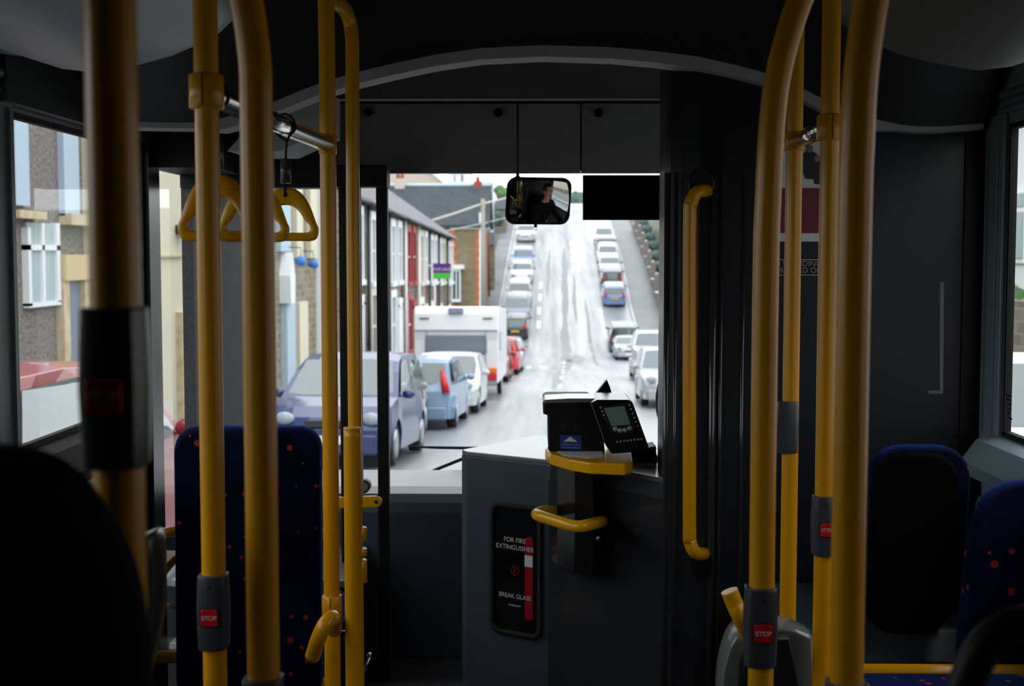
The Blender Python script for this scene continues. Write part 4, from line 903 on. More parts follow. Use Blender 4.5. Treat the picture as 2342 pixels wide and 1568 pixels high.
def make_car(label, typ, rgb, L, W, H, bumper=None, group=None, plate='w'):
    T = TYPES[typ]; t = thing('car', label, 'car', (0, 0, 0), group); L2, W2 = L / 2, W / 2
    def hw(y, z):
        u = abs(y / L2); k = 1 - .16 * u ** 6
        b0 = T['belt'] * H
        if z > b0: k *= 1 - .2 * ((z - b0) / (H - b0))
        elif z < .3 * H: k *= 1 - .06 * (1 - z / (.3 * H))
        return W2 * k
    rw = .30 if H < 1.6 else .33; ra = rw * 1.16; zs = .2
    top = [(y * L2, z * H) for y, z in T['top']]
    # densify
    dens = []
    for (a, b_) in zip(top, top[1:]):
        n_ = max(1, int(math.hypot(a[0] - b_[0], a[1] - b_[1]) / .25))
        for k in range(n_): dens.append((a[0] + (b_[0] - a[0]) * k / n_, a[1] + (b_[1] - a[1]) * k / n_))
    dens.append(top[-1])
    # upper surface strips (loft across the width) and sides
    wy = (.60 * L2, -.60 * L2)
    bot = [(.96 * L2, zs)]
    for c in wy:
        bot += [(c + ra * math.cos(a), max(zs, rw + ra * math.sin(a)) if 0 < a < PI else zs) for a in [PI * k / 10 for k in range(-0, 11)]]
    bot.append((-.96 * L2, zs))
    poly = dens + bot
    f = BM(); nx = 7
    rings = []
    for j in range(nx):
        s = -1 + 2 * j / (nx - 1)
        sh = 1 - .0 * abs(s)
        rings.append([(s * hw(y, z), y + (-.10 * (abs(s) ** 3) * (1 if y > 0 else -1) * (abs(y) / L2) ** 4), z - (.035 * abs(s) ** 4 if z > .9 * H else 0)) for y, z in poly])
    vs = [[f.verts.new(p) for p in r] for r in rings]
    for a, b_ in zip(vs, vs[1:]):
        for k in range(len(poly)): f.faces.new((a[k], a[(k + 1) % len(poly)], b_[(k + 1) % len(poly)], b_[k])).smooth = False
    for r in (vs[0], vs[-1]):
        fc = f.faces.new(r); bmesh.ops.triangulate(f, faces=[fc])
    pm = paint(rgb); body = obj('body', f, pm, t, bev=.025)
    # glass
    g = M['carglass']
    def slab(pts, thick, nm, m, par): 
        f = BM(); prism(f, pts, thick); return obj(nm, f, m, par)
    for s in (-1, 1):
        pts = [(s * (hw(y * L2, z * H) + .004), y * L2, z * H) for y, z in T['sw']]
        sw_ = slab(pts, (s * .004, 0, 0), 'side_window', g, t)
        yb = -.22 * L2
        slab([(s * (hw(yb, z * H) + .009), yb + o_, z * H) for z, o_ in ((T['belt'] + .03, -.03), (T['belt'] + .03, .05), (.93, .03), (.93, -.05))], (s * .003, 0, 0), 'door_pillar', pm, sw_)
    def wpane(pr, nm, sgn):
        (y0, z0), (y1, z1) = pr; f = BM(); rows = []
        nn = Vector((0, (z1 - z0) * H, -(y1 - y0) * L2)).normalized(); nn = nn * (.012 if nn.z > 0 or True else 0)
        if nn.y * sgn < 0: nn = -nn
        for q in (0, .5, 1):
            y, z = (y0 + (y1 - y0) * q) * L2, (z0 + (z1 - z0) * q) * H
            rows.append([(s * (hw(y, z) - .075), y + nn.y + (-.10 * (abs(s) ** 3) * sgn * (abs(y) / L2) ** 4), z + abs(nn.z) - .006 * s * s) for s in (-1, -.5, 0, .5, 1)])
        loft(f, rows, closed=False, caps=False); return obj(nm, f, g, t)
    wpane(T['ws'], 'windscreen', 1); wpane(T['rw'], 'rear_window', -1)
    # wheels
    for c in wy:
        for s in (-1, 1):
            f = BM(); x = s * (hw(c, rw) - .10)
            tube(f, [(x - s * .1, c, rw), (x - s * .09, c, rw), (x + s * .075, c, rw), (x + s * .09, c, rw)], [rw * .9, rw, rw, rw * .92], 24); wh = obj('wheel', f, M['tyre'], t)
            f = BM(); tube(f, [(x + s * .06, c, rw), (x + s * .096, c, rw), (x + s * .1, c, rw)], [rw * .66, rw * .66, rw * .2], 16); obj('hubcap', f, M['hub'], wh)
    # lights, plates, mirrors, bumpers
    bm_ = M['bump_b'] if bumper is None else bumper
    zf = T['top'][-3][1] * H * .98
    for s in (-1, 1):
        f = BM(); ball(f, (s * (W2 * .70), L2 * .945, zf), .12, 1.15, .55, .75, 2); obj('headlamp', f, M['lamp_c'], t)
        if typ in ('hatch', 'mpv'):
            f = BM(); yb = -.965 * L2; tube(f, [(s * W2 * .78, -L2 * .955, .50 * H), (s * W2 * .75, -L2 * .95, .62 * H), (s * W2 * .68, -L2 * .89, .80 * H)], [.075, .07, .04], 10)
        else:
            f = BM(); box(f, s * W2 * .86, s * W2 * .55, -L2 * 1.0, -L2 * .9, .5 * H, .6 * H, .02)
        obj('tail_lamp', f, M['lamp_r'], t)
        f = BM(); ym = T['ws'][0][0] * L2 - .22; ball(f, (s * (W2 + .09), ym, T['belt'] * H + .07), .085, 1.1, .6, .8); tube(f, [(s * (W2 - .06), ym, T['belt'] * H + .04), (s * (W2 + .06), ym, T['belt'] * H + .05)], .02, 8); obj('wing_mirror', f, pm if typ != 'saloon' else M['bump_b'], t)
    f = BM(); box(f, -W2 * .80, W2 * .80, L2 * .90, L2 * 1.01, zs, .30 * H, .03); obj('front_bumper', f, bm_, t)
    f = BM(); box(f, -W2 * .80, W2 * .80, -L2 * 1.01, -L2 * .90, zs, .31 * H, .03); obj('rear_bumper', f, bm_, t)
    f = BM(); box(f, -W2 * .34, W2 * .34, L2 * .965, L2 * 1.003, .36 * H, .42 * H, .01); obj('grille', f, M['bump_b'], t)
    f = BM(); box(f, -.26, .26, L2 * 1.0, L2 * 1.017, .22 * H, .22 * H + .11); obj('number_plate', f, M['plate_w'], t)
    f = BM(); box(f, -.26, .26, -L2 * 1.017, -L2 * .99, .40 * H, .40 * H + .11); obj('number_plate', f, M['plate_y'], t)
    return t
def put(t, x, d0, L, away):
    """near end at depth d0; away=True: tail towards the bus"""
    dc = d0 + L / 2; a = slope(dc); z = gz(dc)
    h = (cl(dc + 3) - cl(dc - 3)) / 6
    t.location = (x, dc, z + .02); t.rotation_euler = (a if away else -a, 0, (0 if away else PI) - math.atan(h))
def edgeL(d): return interp([(0, -2.45), (8, -2.35), (18, -1.9), (27, -1.53), (35, -.9), (44, -.75), (52, -.4), (62, -.45), (75, -.4), (90, -.2), (100, 0), (125, .25)], d)
cars = [
 # label, type, rgb, L,W,H, near D, away, x right edge override, bumper
 ('red hatchback parked alongside the bus, seen through the left window and door glass', 'hatch', (150, 18, 36), 4.1, 1.66, 1.36, 5.8, True, None, 0),
 ('dark blue people carrier facing the bus, nearest parked car seen through the windscreen', 'mpv', (16, 42, 100), 3.9, 1.68, 1.56, 17.2, False, None, 'p'),
 ('silver-beige small car squeezed between the blue people carrier and the pale blue hatchback', 'hatch', (150, 148, 140), 3.3, 1.6, 1.42, 21.3, False, -1.98, 0),
 ('pale blue hatchback seen from behind with tall red tail lamps, in front of the caravan', 'hatch', (122, 148, 178), 3.8, 1.66, 1.41, 24.8, True, -1.42, 'p'),
 ('silver-white car tucked between the pale blue hatchback and the caravan', 'hatch', (190, 196, 200), 4.1, 1.66, 1.38, 29.3, False, -1.18, 'p'),
 ('dark maroon car facing the bus directly beyond the caravan', 'hatch', (120, 20, 34), 4.0, 1.68, 1.42, 43.0, False, None, 'p'),
 ('bright red hatchback parked beyond the maroon car on the left', 'hatch', (196, 18, 34), 3.9, 1.66, 1.44, 49.5, True, None, 'p'),
 ('pale grey car with white roof just beyond the bright red hatchback', 'hatch', (168, 174, 180), 4.0, 1.68, 1.44, 55.0, False, None, 'p'),
 ('dark blue-grey car, last before the dip where the street turns uphill on the left', 'mpv', (70, 80, 98), 4.0, 1.7, 1.52, 62.5, True, None, 'p'),
 ('near-black car with red tail lamps at the foot of the left uphill row', 'hatch', (28, 30, 38), 3.9, 1.7, 1.44, 83.5, True, None, 'p'),
 ('grey-blue car second up in the left uphill row', 'mpv', (104, 116, 132), 4.0, 1.7, 1.52, 88.2, False, None, 'p'),
 ('light grey car third up in the left uphill row', 'hatch', (172, 176, 182), 4.0, 1.7, 1.45, 93.0, False, None, 'p'),
 ('silver car with pale bonnet fourth up in the left uphill row', 'saloon', (188, 194, 200), 4.3, 1.74, 1.42, 100.2, False, None, 'p'),
 ('blue-tinted car fifth up in the left uphill row', 'hatch', (96, 128, 180), 4.0, 1.7, 1.44, 105.6, False, None, 'p'),
 ('solitary silver car at the top of the left uphill row, under the mirror', 'saloon', (182, 186, 192), 4.3, 1.74, 1.42, 119.0, False, None, 'p'),
]
for lb_, ty_, col, L, W, H, d0, away, xr, bp in cars:
    t = make_car(lb_, ty_, col, L, W, H, paint(col) if bp == 'p' else None, 'cars parked along the left kerb')
    e = edgeL(d0) if xr is None else xr
    put(t, e - W / 2, d0, L, away)
    if ty_ == 'mpv' and d0 == 17.2: t.location.x = -2.62; t.rotation_euler.z -= .03
edR = lambda d: interp([(8, 2.6), (33, 2.7), (45, 3.5), (77, 4.75), (81, 4.6), (93, 4.95), (112, 5.4), (120, 5.5)], d)
carsR = [
 ('white car close beside the bus, seen at the bottom of the right-hand side window', 'hatch', (205, 210, 214), 4.1, 1.7, 1.42, 7.6, False, 'p'),
 ('silver car with dark windows, nearest on the right seen through the windscreen', 'hatch', (160, 166, 172), 4.1, 1.7, 1.46, 32.0, False, 'p'),
 ('pale high car directly behind the nearest silver car on the right', 'four_by_four', (186, 192, 196), 4.3, 1.78, 1.72, 44.0, False, 'p'),
 ('low silver saloon facing the bus on the right, in front of the dark estate', 'saloon', (150, 158, 168), 4.2, 1.7, 1.32, 73.5, False, 'p'),
 ('dark off-roader with yellow number plate, low down on the right', 'four_by_four', (36, 40, 50), 4.2, 1.78, 1.66, 79.6, True, None),
 ('pale blue hatchback with red lamps and yellow plate, lowest of the right uphill row', 'hatch', (108, 130, 170), 4.0, 1.68, 1.46, 93.0, True, 'p'),
 ('black car directly above the pale blue hatchback in the right uphill row', 'mpv', (24, 26, 32), 4.0, 1.7, 1.52, 97.8, True, 'p'),
 ('silver car third in the right uphill row', 'saloon', (180, 186, 192), 4.2, 1.7, 1.42, 102.6, False, 'p'),
 ('white car fourth in the right uphill row', 'hatch', (214, 218, 222), 4.0, 1.7, 1.44, 107.4, False, 'p'),
 ('dark car with a red lamp fifth in the right uphill row', 'hatch', (40, 36, 42), 4.0, 1.7, 1.44, 112.0, True, 'p'),
 ('white-roofed car at the top of the right uphill row', 'mpv', (205, 208, 212), 4.1, 1.7, 1.54, 116.6, False, 'p'),
]
for lb_, ty_, col, L, W, H, d0, away, bp in carsR:
    t = make_car(lb_, ty_, col, L, W, H, paint(col) if bp == 'p' else None, 'cars parked along the right kerb')
    put(t, edR(d0) + W / 2, d0, L, away)
# ---------------------------------------------------------------- caravan
cv = thing('caravan', 'white touring caravan with wide grey rear window parked among the cars', 'caravan', (0, 0, 0))
Wc, Hc, Lc = 2.28, 2.5, 5.4
whitep = mat('white_caravan_panel', (222, 224, 226), .3, coat=.6)
f = BM(); secs = []
prof = [(-2.7, .45), (-2.72, 1.6), (-2.78, 1.85), (-2.74, 2.3), (-2.66, 2.45), (-2.4, 2.5), (2.3, 2.45), (2.6, 2.2), (2.75, 1.5), (2.78, .9), (2.6, .45)]
for s, k in ((-1, .985), (-.97, 1), (.97, 1), (1, .985)): secs.append([(s * Wc / 2, y * k, z * (1 if k == 1 else .995)) for y, z in prof])
loft(f, secs, smooth=False); cb = obj('body', f, whitep, cv, bev=.05)
f = BM(); box(f, -.83, .83, -2.76, -2.68, 1.22, 1.76, .05); obj('rear_window', f, mat('grey_acrylic_window', (112, 120, 134), .12), cv)
f = BM(); box(f, -Wc / 2 + .02, Wc / 2 - .02, -2.80, -2.7, 1.84, 1.875); obj('rear_moulding', f, M['frame_g'], cv)
f = BM(); box(f, -.2, .2, -2.85, -2.7, 2.3, 2.47, .03); obj('high_level_lamp', f, mat('lavender_grey_plastic', (128, 132, 158), .4), cv)
for s in (-1, 1):
    f = BM(); box(f, s * .72, s * .98, -2.80, -2.7, 2.17, 2.20); obj('vent', f, M['bump_b'], cv)
    f = BM(); box(f, s * .86, s * 1.1, -2.78, -2.68, .52, .70, .02); obj('tail_lamp', f, M['lamp_r'], cv)
    f = BM(); box(f, s * .90, s * 1.1, -2.79, -2.68, .72, .86, .02); obj('indicator_lamp', f, M['lamp_o'], cv)
    f = BM(); tube(f, [(s * 1.0, -.3, .33), (s * 1.12, -.3, .33)], .33, 24); wh = obj('wheel', f, M['tyre'], cv)
    f = BM(); tube(f, [(s * 1.1, -.3, .33), (s * 1.13, -.3, .33)], .2, 16); obj('hubcap', f, M['hub'], wh)
    f = BM(); box(f, s * Wc / 2, s * (Wc / 2 + .012), -1.9, -.8, 1.3, 1.8); obj('side_window', f, M['carglass'], cv)
    f = BM(); box(f, s * .78, s * .80, -2.78, -2.7, .5, 1.84); obj('grab_trim', f, M['frame_g'], cv)
f = BM(); box(f, -1.1, 1.1, -2.78, -2.6, .38, .5, .02); obj('rear_bumper', f, M['frame_g'], cv)
f = BM(); tube(f, [(-.5, 2.7, .5), (0, 3.5, .5)], .04, 8); tube(f, [(.5, 2.7, .5), (0, 3.5, .5)], .04, 8); tube(f, [(0, 3.4, 0), (0, 3.4, .6)], .03, 8); obj('drawbar', f, M['bump_b'], cv)
f = BM(); box(f, -.26, .26, -2.77, -2.7, .62, .74); obj('number_plate', f, M['plate_y'], cv)
put(cv, -.93 - Wc / 2 + .05, 35.0, 5.5, True)
# ================================================================ BUILDINGS
ROT = -math.atan(.022)
def house(label, d0, wd, walls, trim, roofm, eave=6.2, ridge=2.3, depth=7.5, side=-1, fx=None, trim2=None, door=None, wins=True, group='stone terrace houses on the left', rise=True, chim=True, bay=False, zabs=None):
    x = fx if fx is not None else (PL(d0 + wd / 2))
    t = thing('house', label, 'house', (x, d0, 0), group)
    z0 = min(gz(d0), gz(d0 + wd)) - .4; ze = zabs if zabs is not None else gz(d0 + wd / 2) + eave
    s = side
    f = BM(); box(f, x, x + s * depth, d0 + .002, d0 + wd - .004, z0, ze)
    prism(f, [(x, d0 + .01, ze), (x + s * depth, d0 + .01, ze), (x + s * depth / 2, d0 + .01, ze + ridge - .15)], (0, wd - .02, 0)); obj('wall', f, walls, t)
    f = BM()
    for a, b_ in ((x - s * .3, x + s * (depth / 2)), (x + s * (depth + .3), x + s * (depth / 2))):
        prism(f, [(a, d0, ze - .12), (b_, d0, ze + ridge), (b_, d0, ze + ridge + .07), (a, d0, ze - .05)], (0, wd - .002, 0))
    obj('roof', f, roofm, t)
    f = BM(); tube(f, [(x - s * .3, d0 + .005, ze - .13), (x - s * .3, d0 + wd - .005, ze - .13)], .05, 8); obj('gutter', f, M['bump_b'], t)
    f = BM(); tube(f, [(x - s * .08, d0 + .15, z0), (x - s * .08, d0 + .15, ze - .1)], .05, 8); obj('drainpipe', f, M['white_u'] if trim is not M['white_u'] else M['bump_b'], t)
    if chim:
        f = BM(); cx = x + s * depth / 2; box(f, cx - .35, cx + .35, d0 - .0, d0 + .7, ze + ridge - .4, ze + ridge + 1.0); ch = obj('chimney', f, walls, t)
        for q in (.2, .5):
            f = BM(); tube(f, [(cx, d0 + q, ze + ridge + 1.0), (cx, d0 + q, ze + ridge + 1.4)], [.13, .1], 10); obj('chimney_pot', f, M['pot'], ch)
    if wins:
        tr2 = trim2 or trim; zf = gz(d0 + wd / 2)
        def win(y0, y1, zz0, zz1, tm_, pane=M['pane'], nm='window'):
            f = BM(); e = x - s * .02
            box(f, e - s * .10, e + s * .05, y0 - .22, y0, zz0 - .1, zz1 + .25); box(f, e - s * .10, e + s * .05, y1, y1 + .22, zz0 - .1, zz1 + .25)
            box(f, e - s * .10, e + s * .05, y0, y1, zz1, zz1 + .25); box(f, e - s * .16, e + s * .05, y0 - .25, y1 + .25, zz0 - .15, zz0)
            w_ = obj(nm, f, tm_, t)
            f = BM(); box(f, e - s * .0, e - s * .02, y0, y1, zz0, zz1); obj('pane', f, pane, w_)
            f = BM(); ym = (y0 + y1) / 2; box(f, e - s * .02, e - s * .05, ym - .03, ym + .03, zz0, zz1); box(f, e - s * .02, e - s * .05, y0, y1, (zz0 + zz1) / 2 - .03, (zz0 + zz1) / 2 + .03); obj('glazing_bar', f, M['white_u'], w_)
        win(d0 + wd * .16, d0 + wd * .16 + 1.0, ze - 2.35, ze - .5, trim); win(d0 + wd * .64, d0 + wd * .64 + 1.0, ze - 2.35, ze - .5, tr2)
        win(d0 + wd * .14, d0 + wd * .14 + 1.3, zf + 1.0, zf + 2.9, tr2)
        y0 = d0 + wd * .66
        f = BM(); e = x - s * .02
        box(f, e - s * .1, e + s * .05, y0 - .2, y0, zf, zf + 2.6); box(f, e - s * .1, e + s * .05, y0 + 1.0, y0 + 1.2, zf, zf + 2.6); box(f, e - s * .1, e + s * .05, y0 - .2, y0 + 1.2, zf + 2.5, zf + 2.8)
        dr_ = obj('doorway', f, trim, t)
        f = BM(); box(f, e, e - s * .04, y0, y0 + 1.0, zf, zf + 2.5); obj('door', f, door or M['white_u'], dr_)
    return t
def fbox(bm, p0, p1, y0, y1, proud=.08, fx=None):
    """a rectangle of the left facade seen between pixel columns p0,p1 and rows y0,y1, as a slab standing proud of the wall"""
    def Dp(px):
        d = 20.0
        for _ in range(30):
            X = (fx if fx is not None else PL(d)); d = -X * FPX / (1220 - px)
        return d
    d0, d1 = Dp(p0), Dp(p1); dm = (d0 + d1) / 2; X = fx if fx is not None else PL(dm)
    box(bm, X - .05, X + proud, d0, d1, P(p0, y1, dm).z, P(p0, y0, dm).z)
    return X, d0, d1
# near left house (seen through the side window)
h0 = house('pebbledashed house with pale blue window surrounds, seen through the left side window', 9.5, 7.8, M['pebble'], M['paleblue'], M['slate'], eave=8.0, fx=-5.95, wins=False)
def part(t, nm, m, rects, proud=.08, fx=-5.95):
    f = BM()
    for (a, b_, c, d) in rects: fbox(f, a, b_, c, d, proud, fx)
    return obj(nm, f, m, t)
part(h0, 'window_surround', M['paleblue'], [(133, 168, 285, 495)]); part(h0, 'window_surround', M['paleblue'], [(20, 52, 200, 470)])
part(h0, 'stone_lintel', M['sand'], [(133, 186, 490, 515)], .16); part(h0, 'stone_lintel', M['sand'], [(10, 75, 482, 500)], .16)
part(h0, 'porch_panel', M['beige'], [(122, 186, 582, 640)], .14); part(h0, 'doorway', M['sand'], [(122, 136, 640, 860), (172, 186, 640, 860)], .1); part(h0, 'door', M['door_g'], [(136, 172, 640, 860)], .03)
part(h0, 'window', M['white_u'], [(45, 120, 560, 572), (45, 52, 520, 700), (78, 84, 510, 690), (112, 120, 510, 690), (45, 120, 690, 700)], .08)
part(h0, 'window_pane', M['pane_l'], [(50, 115, 510, 695)], .04)
h1 = house('smooth cream-rendered house front behind the left door glass', 17.3, 4.6, M['cream'], M['cream'], M['slate'], eave=7.2, fx=-5.75, wins=False)
part(h1, 'wall_lamp', M['black'], [(400, 412, 515, 535)], .3, -5.75); part(h1, 'string_course', M['sand'], [(300, 413, 583, 588)], .06, -5.75)
part(h1, 'doorway', M['sand'], [(398, 420, 712, 960)], .1, -5.75)
h2 = house('beige-rendered house front just right of the dark corner pillar', 21.95, 4.4, M['beige'], M['cream'], M['slate'], eave=6.9, fx=-5.7, wins=False)
part(h2, 'window_surround', M['cream'], [(528, 545, 390, 545)], .1, -5.7); part(h2, 'door', M['door_g'], [(527, 535, 705, 960)], .12, -5.7)
h3 = house('rough grey stone house with cream window surrounds and two blue hanging baskets', 26.4, 7.2, M['stone'], M['cream'], M['slate'], eave=6.7, fx=-5.5, wins=False)
part(h3, 'window', M['cream'], [(668, 682, 405, 590)], .12, -5.5); part(h3, 'window', M['cream'], [(700, 716, 410, 590)], .12, -5.5)
part(h3, 'window', M['paleblue'], [(632, 656, 400, 575)], .1, -5.5); part(h3, 'window', M['cream'], [(672, 692, 690, 860)], .12, -5.5); 
part(h3, 'drainpipe', M['white_u'], [(722, 728, 420, 960)], .14, -5.5)
part(h3, 'doorway', M['paleblue'], [(640, 660, 690, 910)], .14, -5.5)
f = BM(); X, d0, d1 = -5.5, 0, 0
q = P(650, 640, 28.6); prism(f, [(-5.5, q.y - .25, q.z - .5), (-5.5, q.y + .25, q.z - .5), (-5.5, q.y + .3, q.z + .1), (-5.5, q.y, q.z + .6), (-5.5, q.y - .3, q.z + .1)], (.25, 0, 0)); obj('porch_ornament', f, M['white_u'], h3)
for i, (px, py, d) in enumerate(((688, 597, 30.2), (717, 604, 31.8))):
    q = P(px, py, d - 1.2); t = thing('hanging_basket', ['left one of two round blue hanging baskets on the stone house', 'right one of two round blue hanging baskets on the stone house'][i], 'hanging basket', q, 'blue hanging baskets')
    f = BM(); ball(f, q, .13, 1, 1, .85, 2, .12); obj('basket', f, M['blue_flower'], t)
    f = BM(); tube(f, [q + Vector((0, 0, .08)), q + Vector((0, 0, .3)), q + Vector((-.45, 0, .32))], .012, 6); obj('bracket', f, M['bump_b'], t)
# the terrace proper
ter = [
 (33.6, M['stone'], M['white_u'], None, M['white_u'], 'terrace house with white surrounds, first beyond the cream-trimmed stone house'),
 (38.2, M['stone2'], M['white_u'], M['cream'], M['door_g'], 'terrace house mixing white and cream surrounds, just left of the black door post'),
 (42.8, M['stone'], M['white_u'], None, M['white_u'], 'dark stone terrace house directly right of the black door post'),
 (47.4, M['stone2'], M['red_u'], M['red_u'], M['door_r'], 'terrace house with red painted window surrounds and red door'),
 (52.0, M['stone'], M['cream'], M['white_u'], M['white_u'], 'terrace house with cream surrounds, next beyond the red-trimmed one'),
 (56.6, M['stone2'], M['white_u'], None, M['door_g'], 'terrace house with paired white windows, third from the far end'),
 (61.2, M['stone2'], M['white_u'], M['cream'], M['white_u'], 'terrace house behind the purple and green sale board'),
 (65.8, M['stone'], M['white_u'], None, M['white_u'], 'last terrace house before the side street'),
]
for d0, wm, tr, tr2, dm, lb_ in ter: house(lb_, d0, 4.6, wm, tr, M['slate_p'], trim2=tr2, door=dm, zabs=1.5 + 1.45 - .021 * (d0 + 2.3 - 46), ridge=2.55, depth=7, chim=False, fx=PL(d0) if d0 < 60 else PL(60) + .022 * (d0 - 60))
# stone gable house beyond the junction
XG0, XG1, DG = -11.5, P(1106, 600, 88).x, 88.0
g = thing('house', 'brown stone house end with orange brick corners and big slate roof facing the bus', 'house', ((XG0 + XG1) / 2, DG, 0))
zb = gz(88) - 1.5; zt = P(1000, 517, DG).z
f = BM(); box(f, XG0, XG1, DG, DG + 7, zb, zt); obj('wall', f, M['stone3'], g)
f = BM(); zr = P(1000, 428, DG + 3.4).z; x1 = P(1122, 500, DG + 1).x
prism(f, [(XG0, DG - .3, zt - .1), (XG0, DG + 3.4, zr), (XG0, DG + 7.2, zt - .1), (XG0, DG + 7.2, zt + .1), (XG0, DG + 3.4, zr + .15), (XG0, DG - .3, zt + .08)], (x1 - XG0, 0, 0)); obj('roof', f, M['slate_d'], g)
f = BM(); tube(f, [(XG0, DG + 3.4, zr + .14), (x1, DG + 3.4, zr + .14)], .12, 8); obj('ridge', f, M['paleblue'], g)
f = BM(); box(f, P(1030, 500, DG).x, x1, DG - .14, DG + .02, zt - .2, zt + .05); obj('fascia', f, M['white_u'], g)
for a, b_ in ((1030, 1039), (1088, 1096)):
    f = BM()
    k = 0; z = zb
    while z < zt - .2:
        e = .12 if k % 2 else 0
        box(f, P(a, 600, DG).x - e * 0, P(b_, 600, DG).x + (-e if a > 1050 else e), DG - .04, DG + .05, z, z + .28); z += .29; k += 1
    obj('brick_quoin', f, M['orange_b'], g)
f = BM(); box(f, P(1096, 600, DG).x, P(1104, 600, DG).x, DG - .12, DG + .02, zb, zt + .9); obj('corner_board', f, M['white_u'], g)
q0, q1 = P(1032, 615, DG - .6), P(1053, 690, DG - .6)
f = BM(); box(f, q0.x, q1.x, DG - .7, DG, q1.z, q0.z); bw = obj('bay_window', f, M['white_u'], g)
f = BM(); box(f, q0.x - .1, q1.x + .25, DG - .85, DG, q0.z, q0.z + .28); obj('bay_hood', f, M['white_r'], bw)
f = BM(); box(f, q0.x + .1, q0.x + .3, DG - .72, DG - .69, q1.z + .2, q0.z - .15); box(f, q0.x + .38, q1.x - .08, DG - .72, DG - .69, q1.z + .2, q0.z - .15); obj('pane', f, M['pane'], bw)
def chimney(t, px, py0, py1, D, w_, m, pots=1, base=None):
    q0, q1 = P(px, py0, D), P(px, py1, D); f = BM(); box(f, q0.x - w_ / 2, q0.x + w_ / 2, D - w_ / 2, D + w_ / 2, q1.z, q0.z); c = obj('chimney', f, m, t)
    for k in range(pots):
        xo = (k - (pots - 1) / 2) * .3
        f = BM(); tube(f, [(q0.x + xo, D, q0.z), (q0.x + xo, D, q0.z + .35)], [.14, .11], 10); obj('chimney_pot', f, M['pot'], c)
chimney(g, 915, 408, 445, DG + 3.4, .7, M['pinkish'], 2); chimney(g, 1093, 415, 435, DG + 3.4, .55, M['pot'], 1)
f = BM(); q = P(1093, 430, DG + 3.4); box(f, q.x - .45, q.x + .45, DG + 3.0, DG + 3.8, q.z - .35, q.z - .1); obj('chimney_base', f, M['white_r'], g)
# houses further up behind
def far_house(label, px0, px1, py_eave, py_ridge, py_base, D, dep, wm, rm, gable=True, wx=()):
    a, b_ = P(px0, py_eave, D), P(px1, py_eave, D); z0 = P(px0, py_base, D).z; zr = P(px0, py_ridge, D).z
    t = thing('house', label, 'house', ((a.x + b_.x) / 2, D, z0), 'houses higher up the hill')
    f = BM(); box(f, a.x, b_.x, D, D + dep, z0, a.z); 
    if gable: prism(f, [(a.x, D, a.z), (b_.x, D, a.z), ((a.x + b_.x) / 2, D, zr)], (0, dep, 0))
    obj('wall', f, wm, t); f = BM(); c = (a.x + b_.x) / 2
    if gable:
        for e, sg in ((a.x - .3, 1), (b_.x + .3, -1)): prism(f, [(e, D - .25, a.z - .15), (c, D - .25, zr), (c, D - .25, zr + .3), (e, D - .25, a.z + .15)], (0, dep + .5, 0))
    else: prism(f, [(a.x, D - .3, a.z), (a.x, D + dep / 2, zr), (a.x, D + dep + .3, a.z)], (b_.x - a.x, 0, 0))
    obj('roof', f, rm, t)
    for (u0, u1, v0, v1) in wx:
        f = BM(); p, q = P(u0, v0, D), P(u1, v1, D); box(f, p.x, q.x, D - .08, D, q.z, p.z); ww = obj('window', f, M['white_u'], t)
        f = BM(); box(f, p.x + .12, q.x - .12, D - .1, D - .07, q.z + .12, p.z - .12); obj('pane', f, M['pane'], ww)
    return t
far_house('pale pink gable house with white verge above the big slate roof', 800, 1024, 426, 335, 520, 112, 10, M['pinkish'], M['white_r'])
far_house('house with vertical white cladding at the top, left of the red chimney', 1026, 1072, 392, 370, 480, 125, 8, M['white_u'], M['slate'], False, [(1036, 1044, 396, 418), (1052, 1062, 396, 418)])
far_house('small pale blue-white house beside the red chimney stack', 1100, 1124, 425, 412, 560, 104, 6, M['paleblue'], M['slate'], False)
far_house('low dark-roofed house on the hillside left of the mirror', 1130, 1158, 478, 452, 600, 125, 7, M['pebble'], M['slate_d'], False)
far_house('stone cottage wall just left of the uphill pavement', 1108, 1130, 560, 530, 720, 98, 3, M['stone2'], M['slate_d'], False)
# poles and wires
def tube_thing(nm, label, cat, pts, r, m, group=None):
    f = BM(); tube(f, pts, r, 8); o = obj(nm, f, m); return tag(o, label, cat, group)
q = P(1099, 465, 84); tube_thing('utility_pole', 'tall pale pole at the right corner of the brown stone house', 'pole', [(q.x + .15, 84, gz(84) - .2), (q.x + .15, 84, q.z + .3)], [.16, .13], M['wood'])
q = P(1118, 460, 96); tube_thing('utility_pole', 'thin reddish pole beyond the brown stone house', 'pole', [(q.x, 96, gz(96) - .2), (q.x, 96, q.z)], [.09, .07], M['pot'])
tube_thing('overhead_cable', 'thick pale overhead cable rising from the terrace roofs to the mirror', 'cable', [P(975, 508, 72), P(1040, 488, 80), P(1100, 467, 84), P(1180, 447, 104)], .07, M['cable'])
tube_thing('overhead_cable', 'thin lower overhead cable crossing beside the brown stone house', 'cable', [P(1010, 530, 72), P(1100, 512, 84), P(1180, 492, 108)], .035, M['cable'])
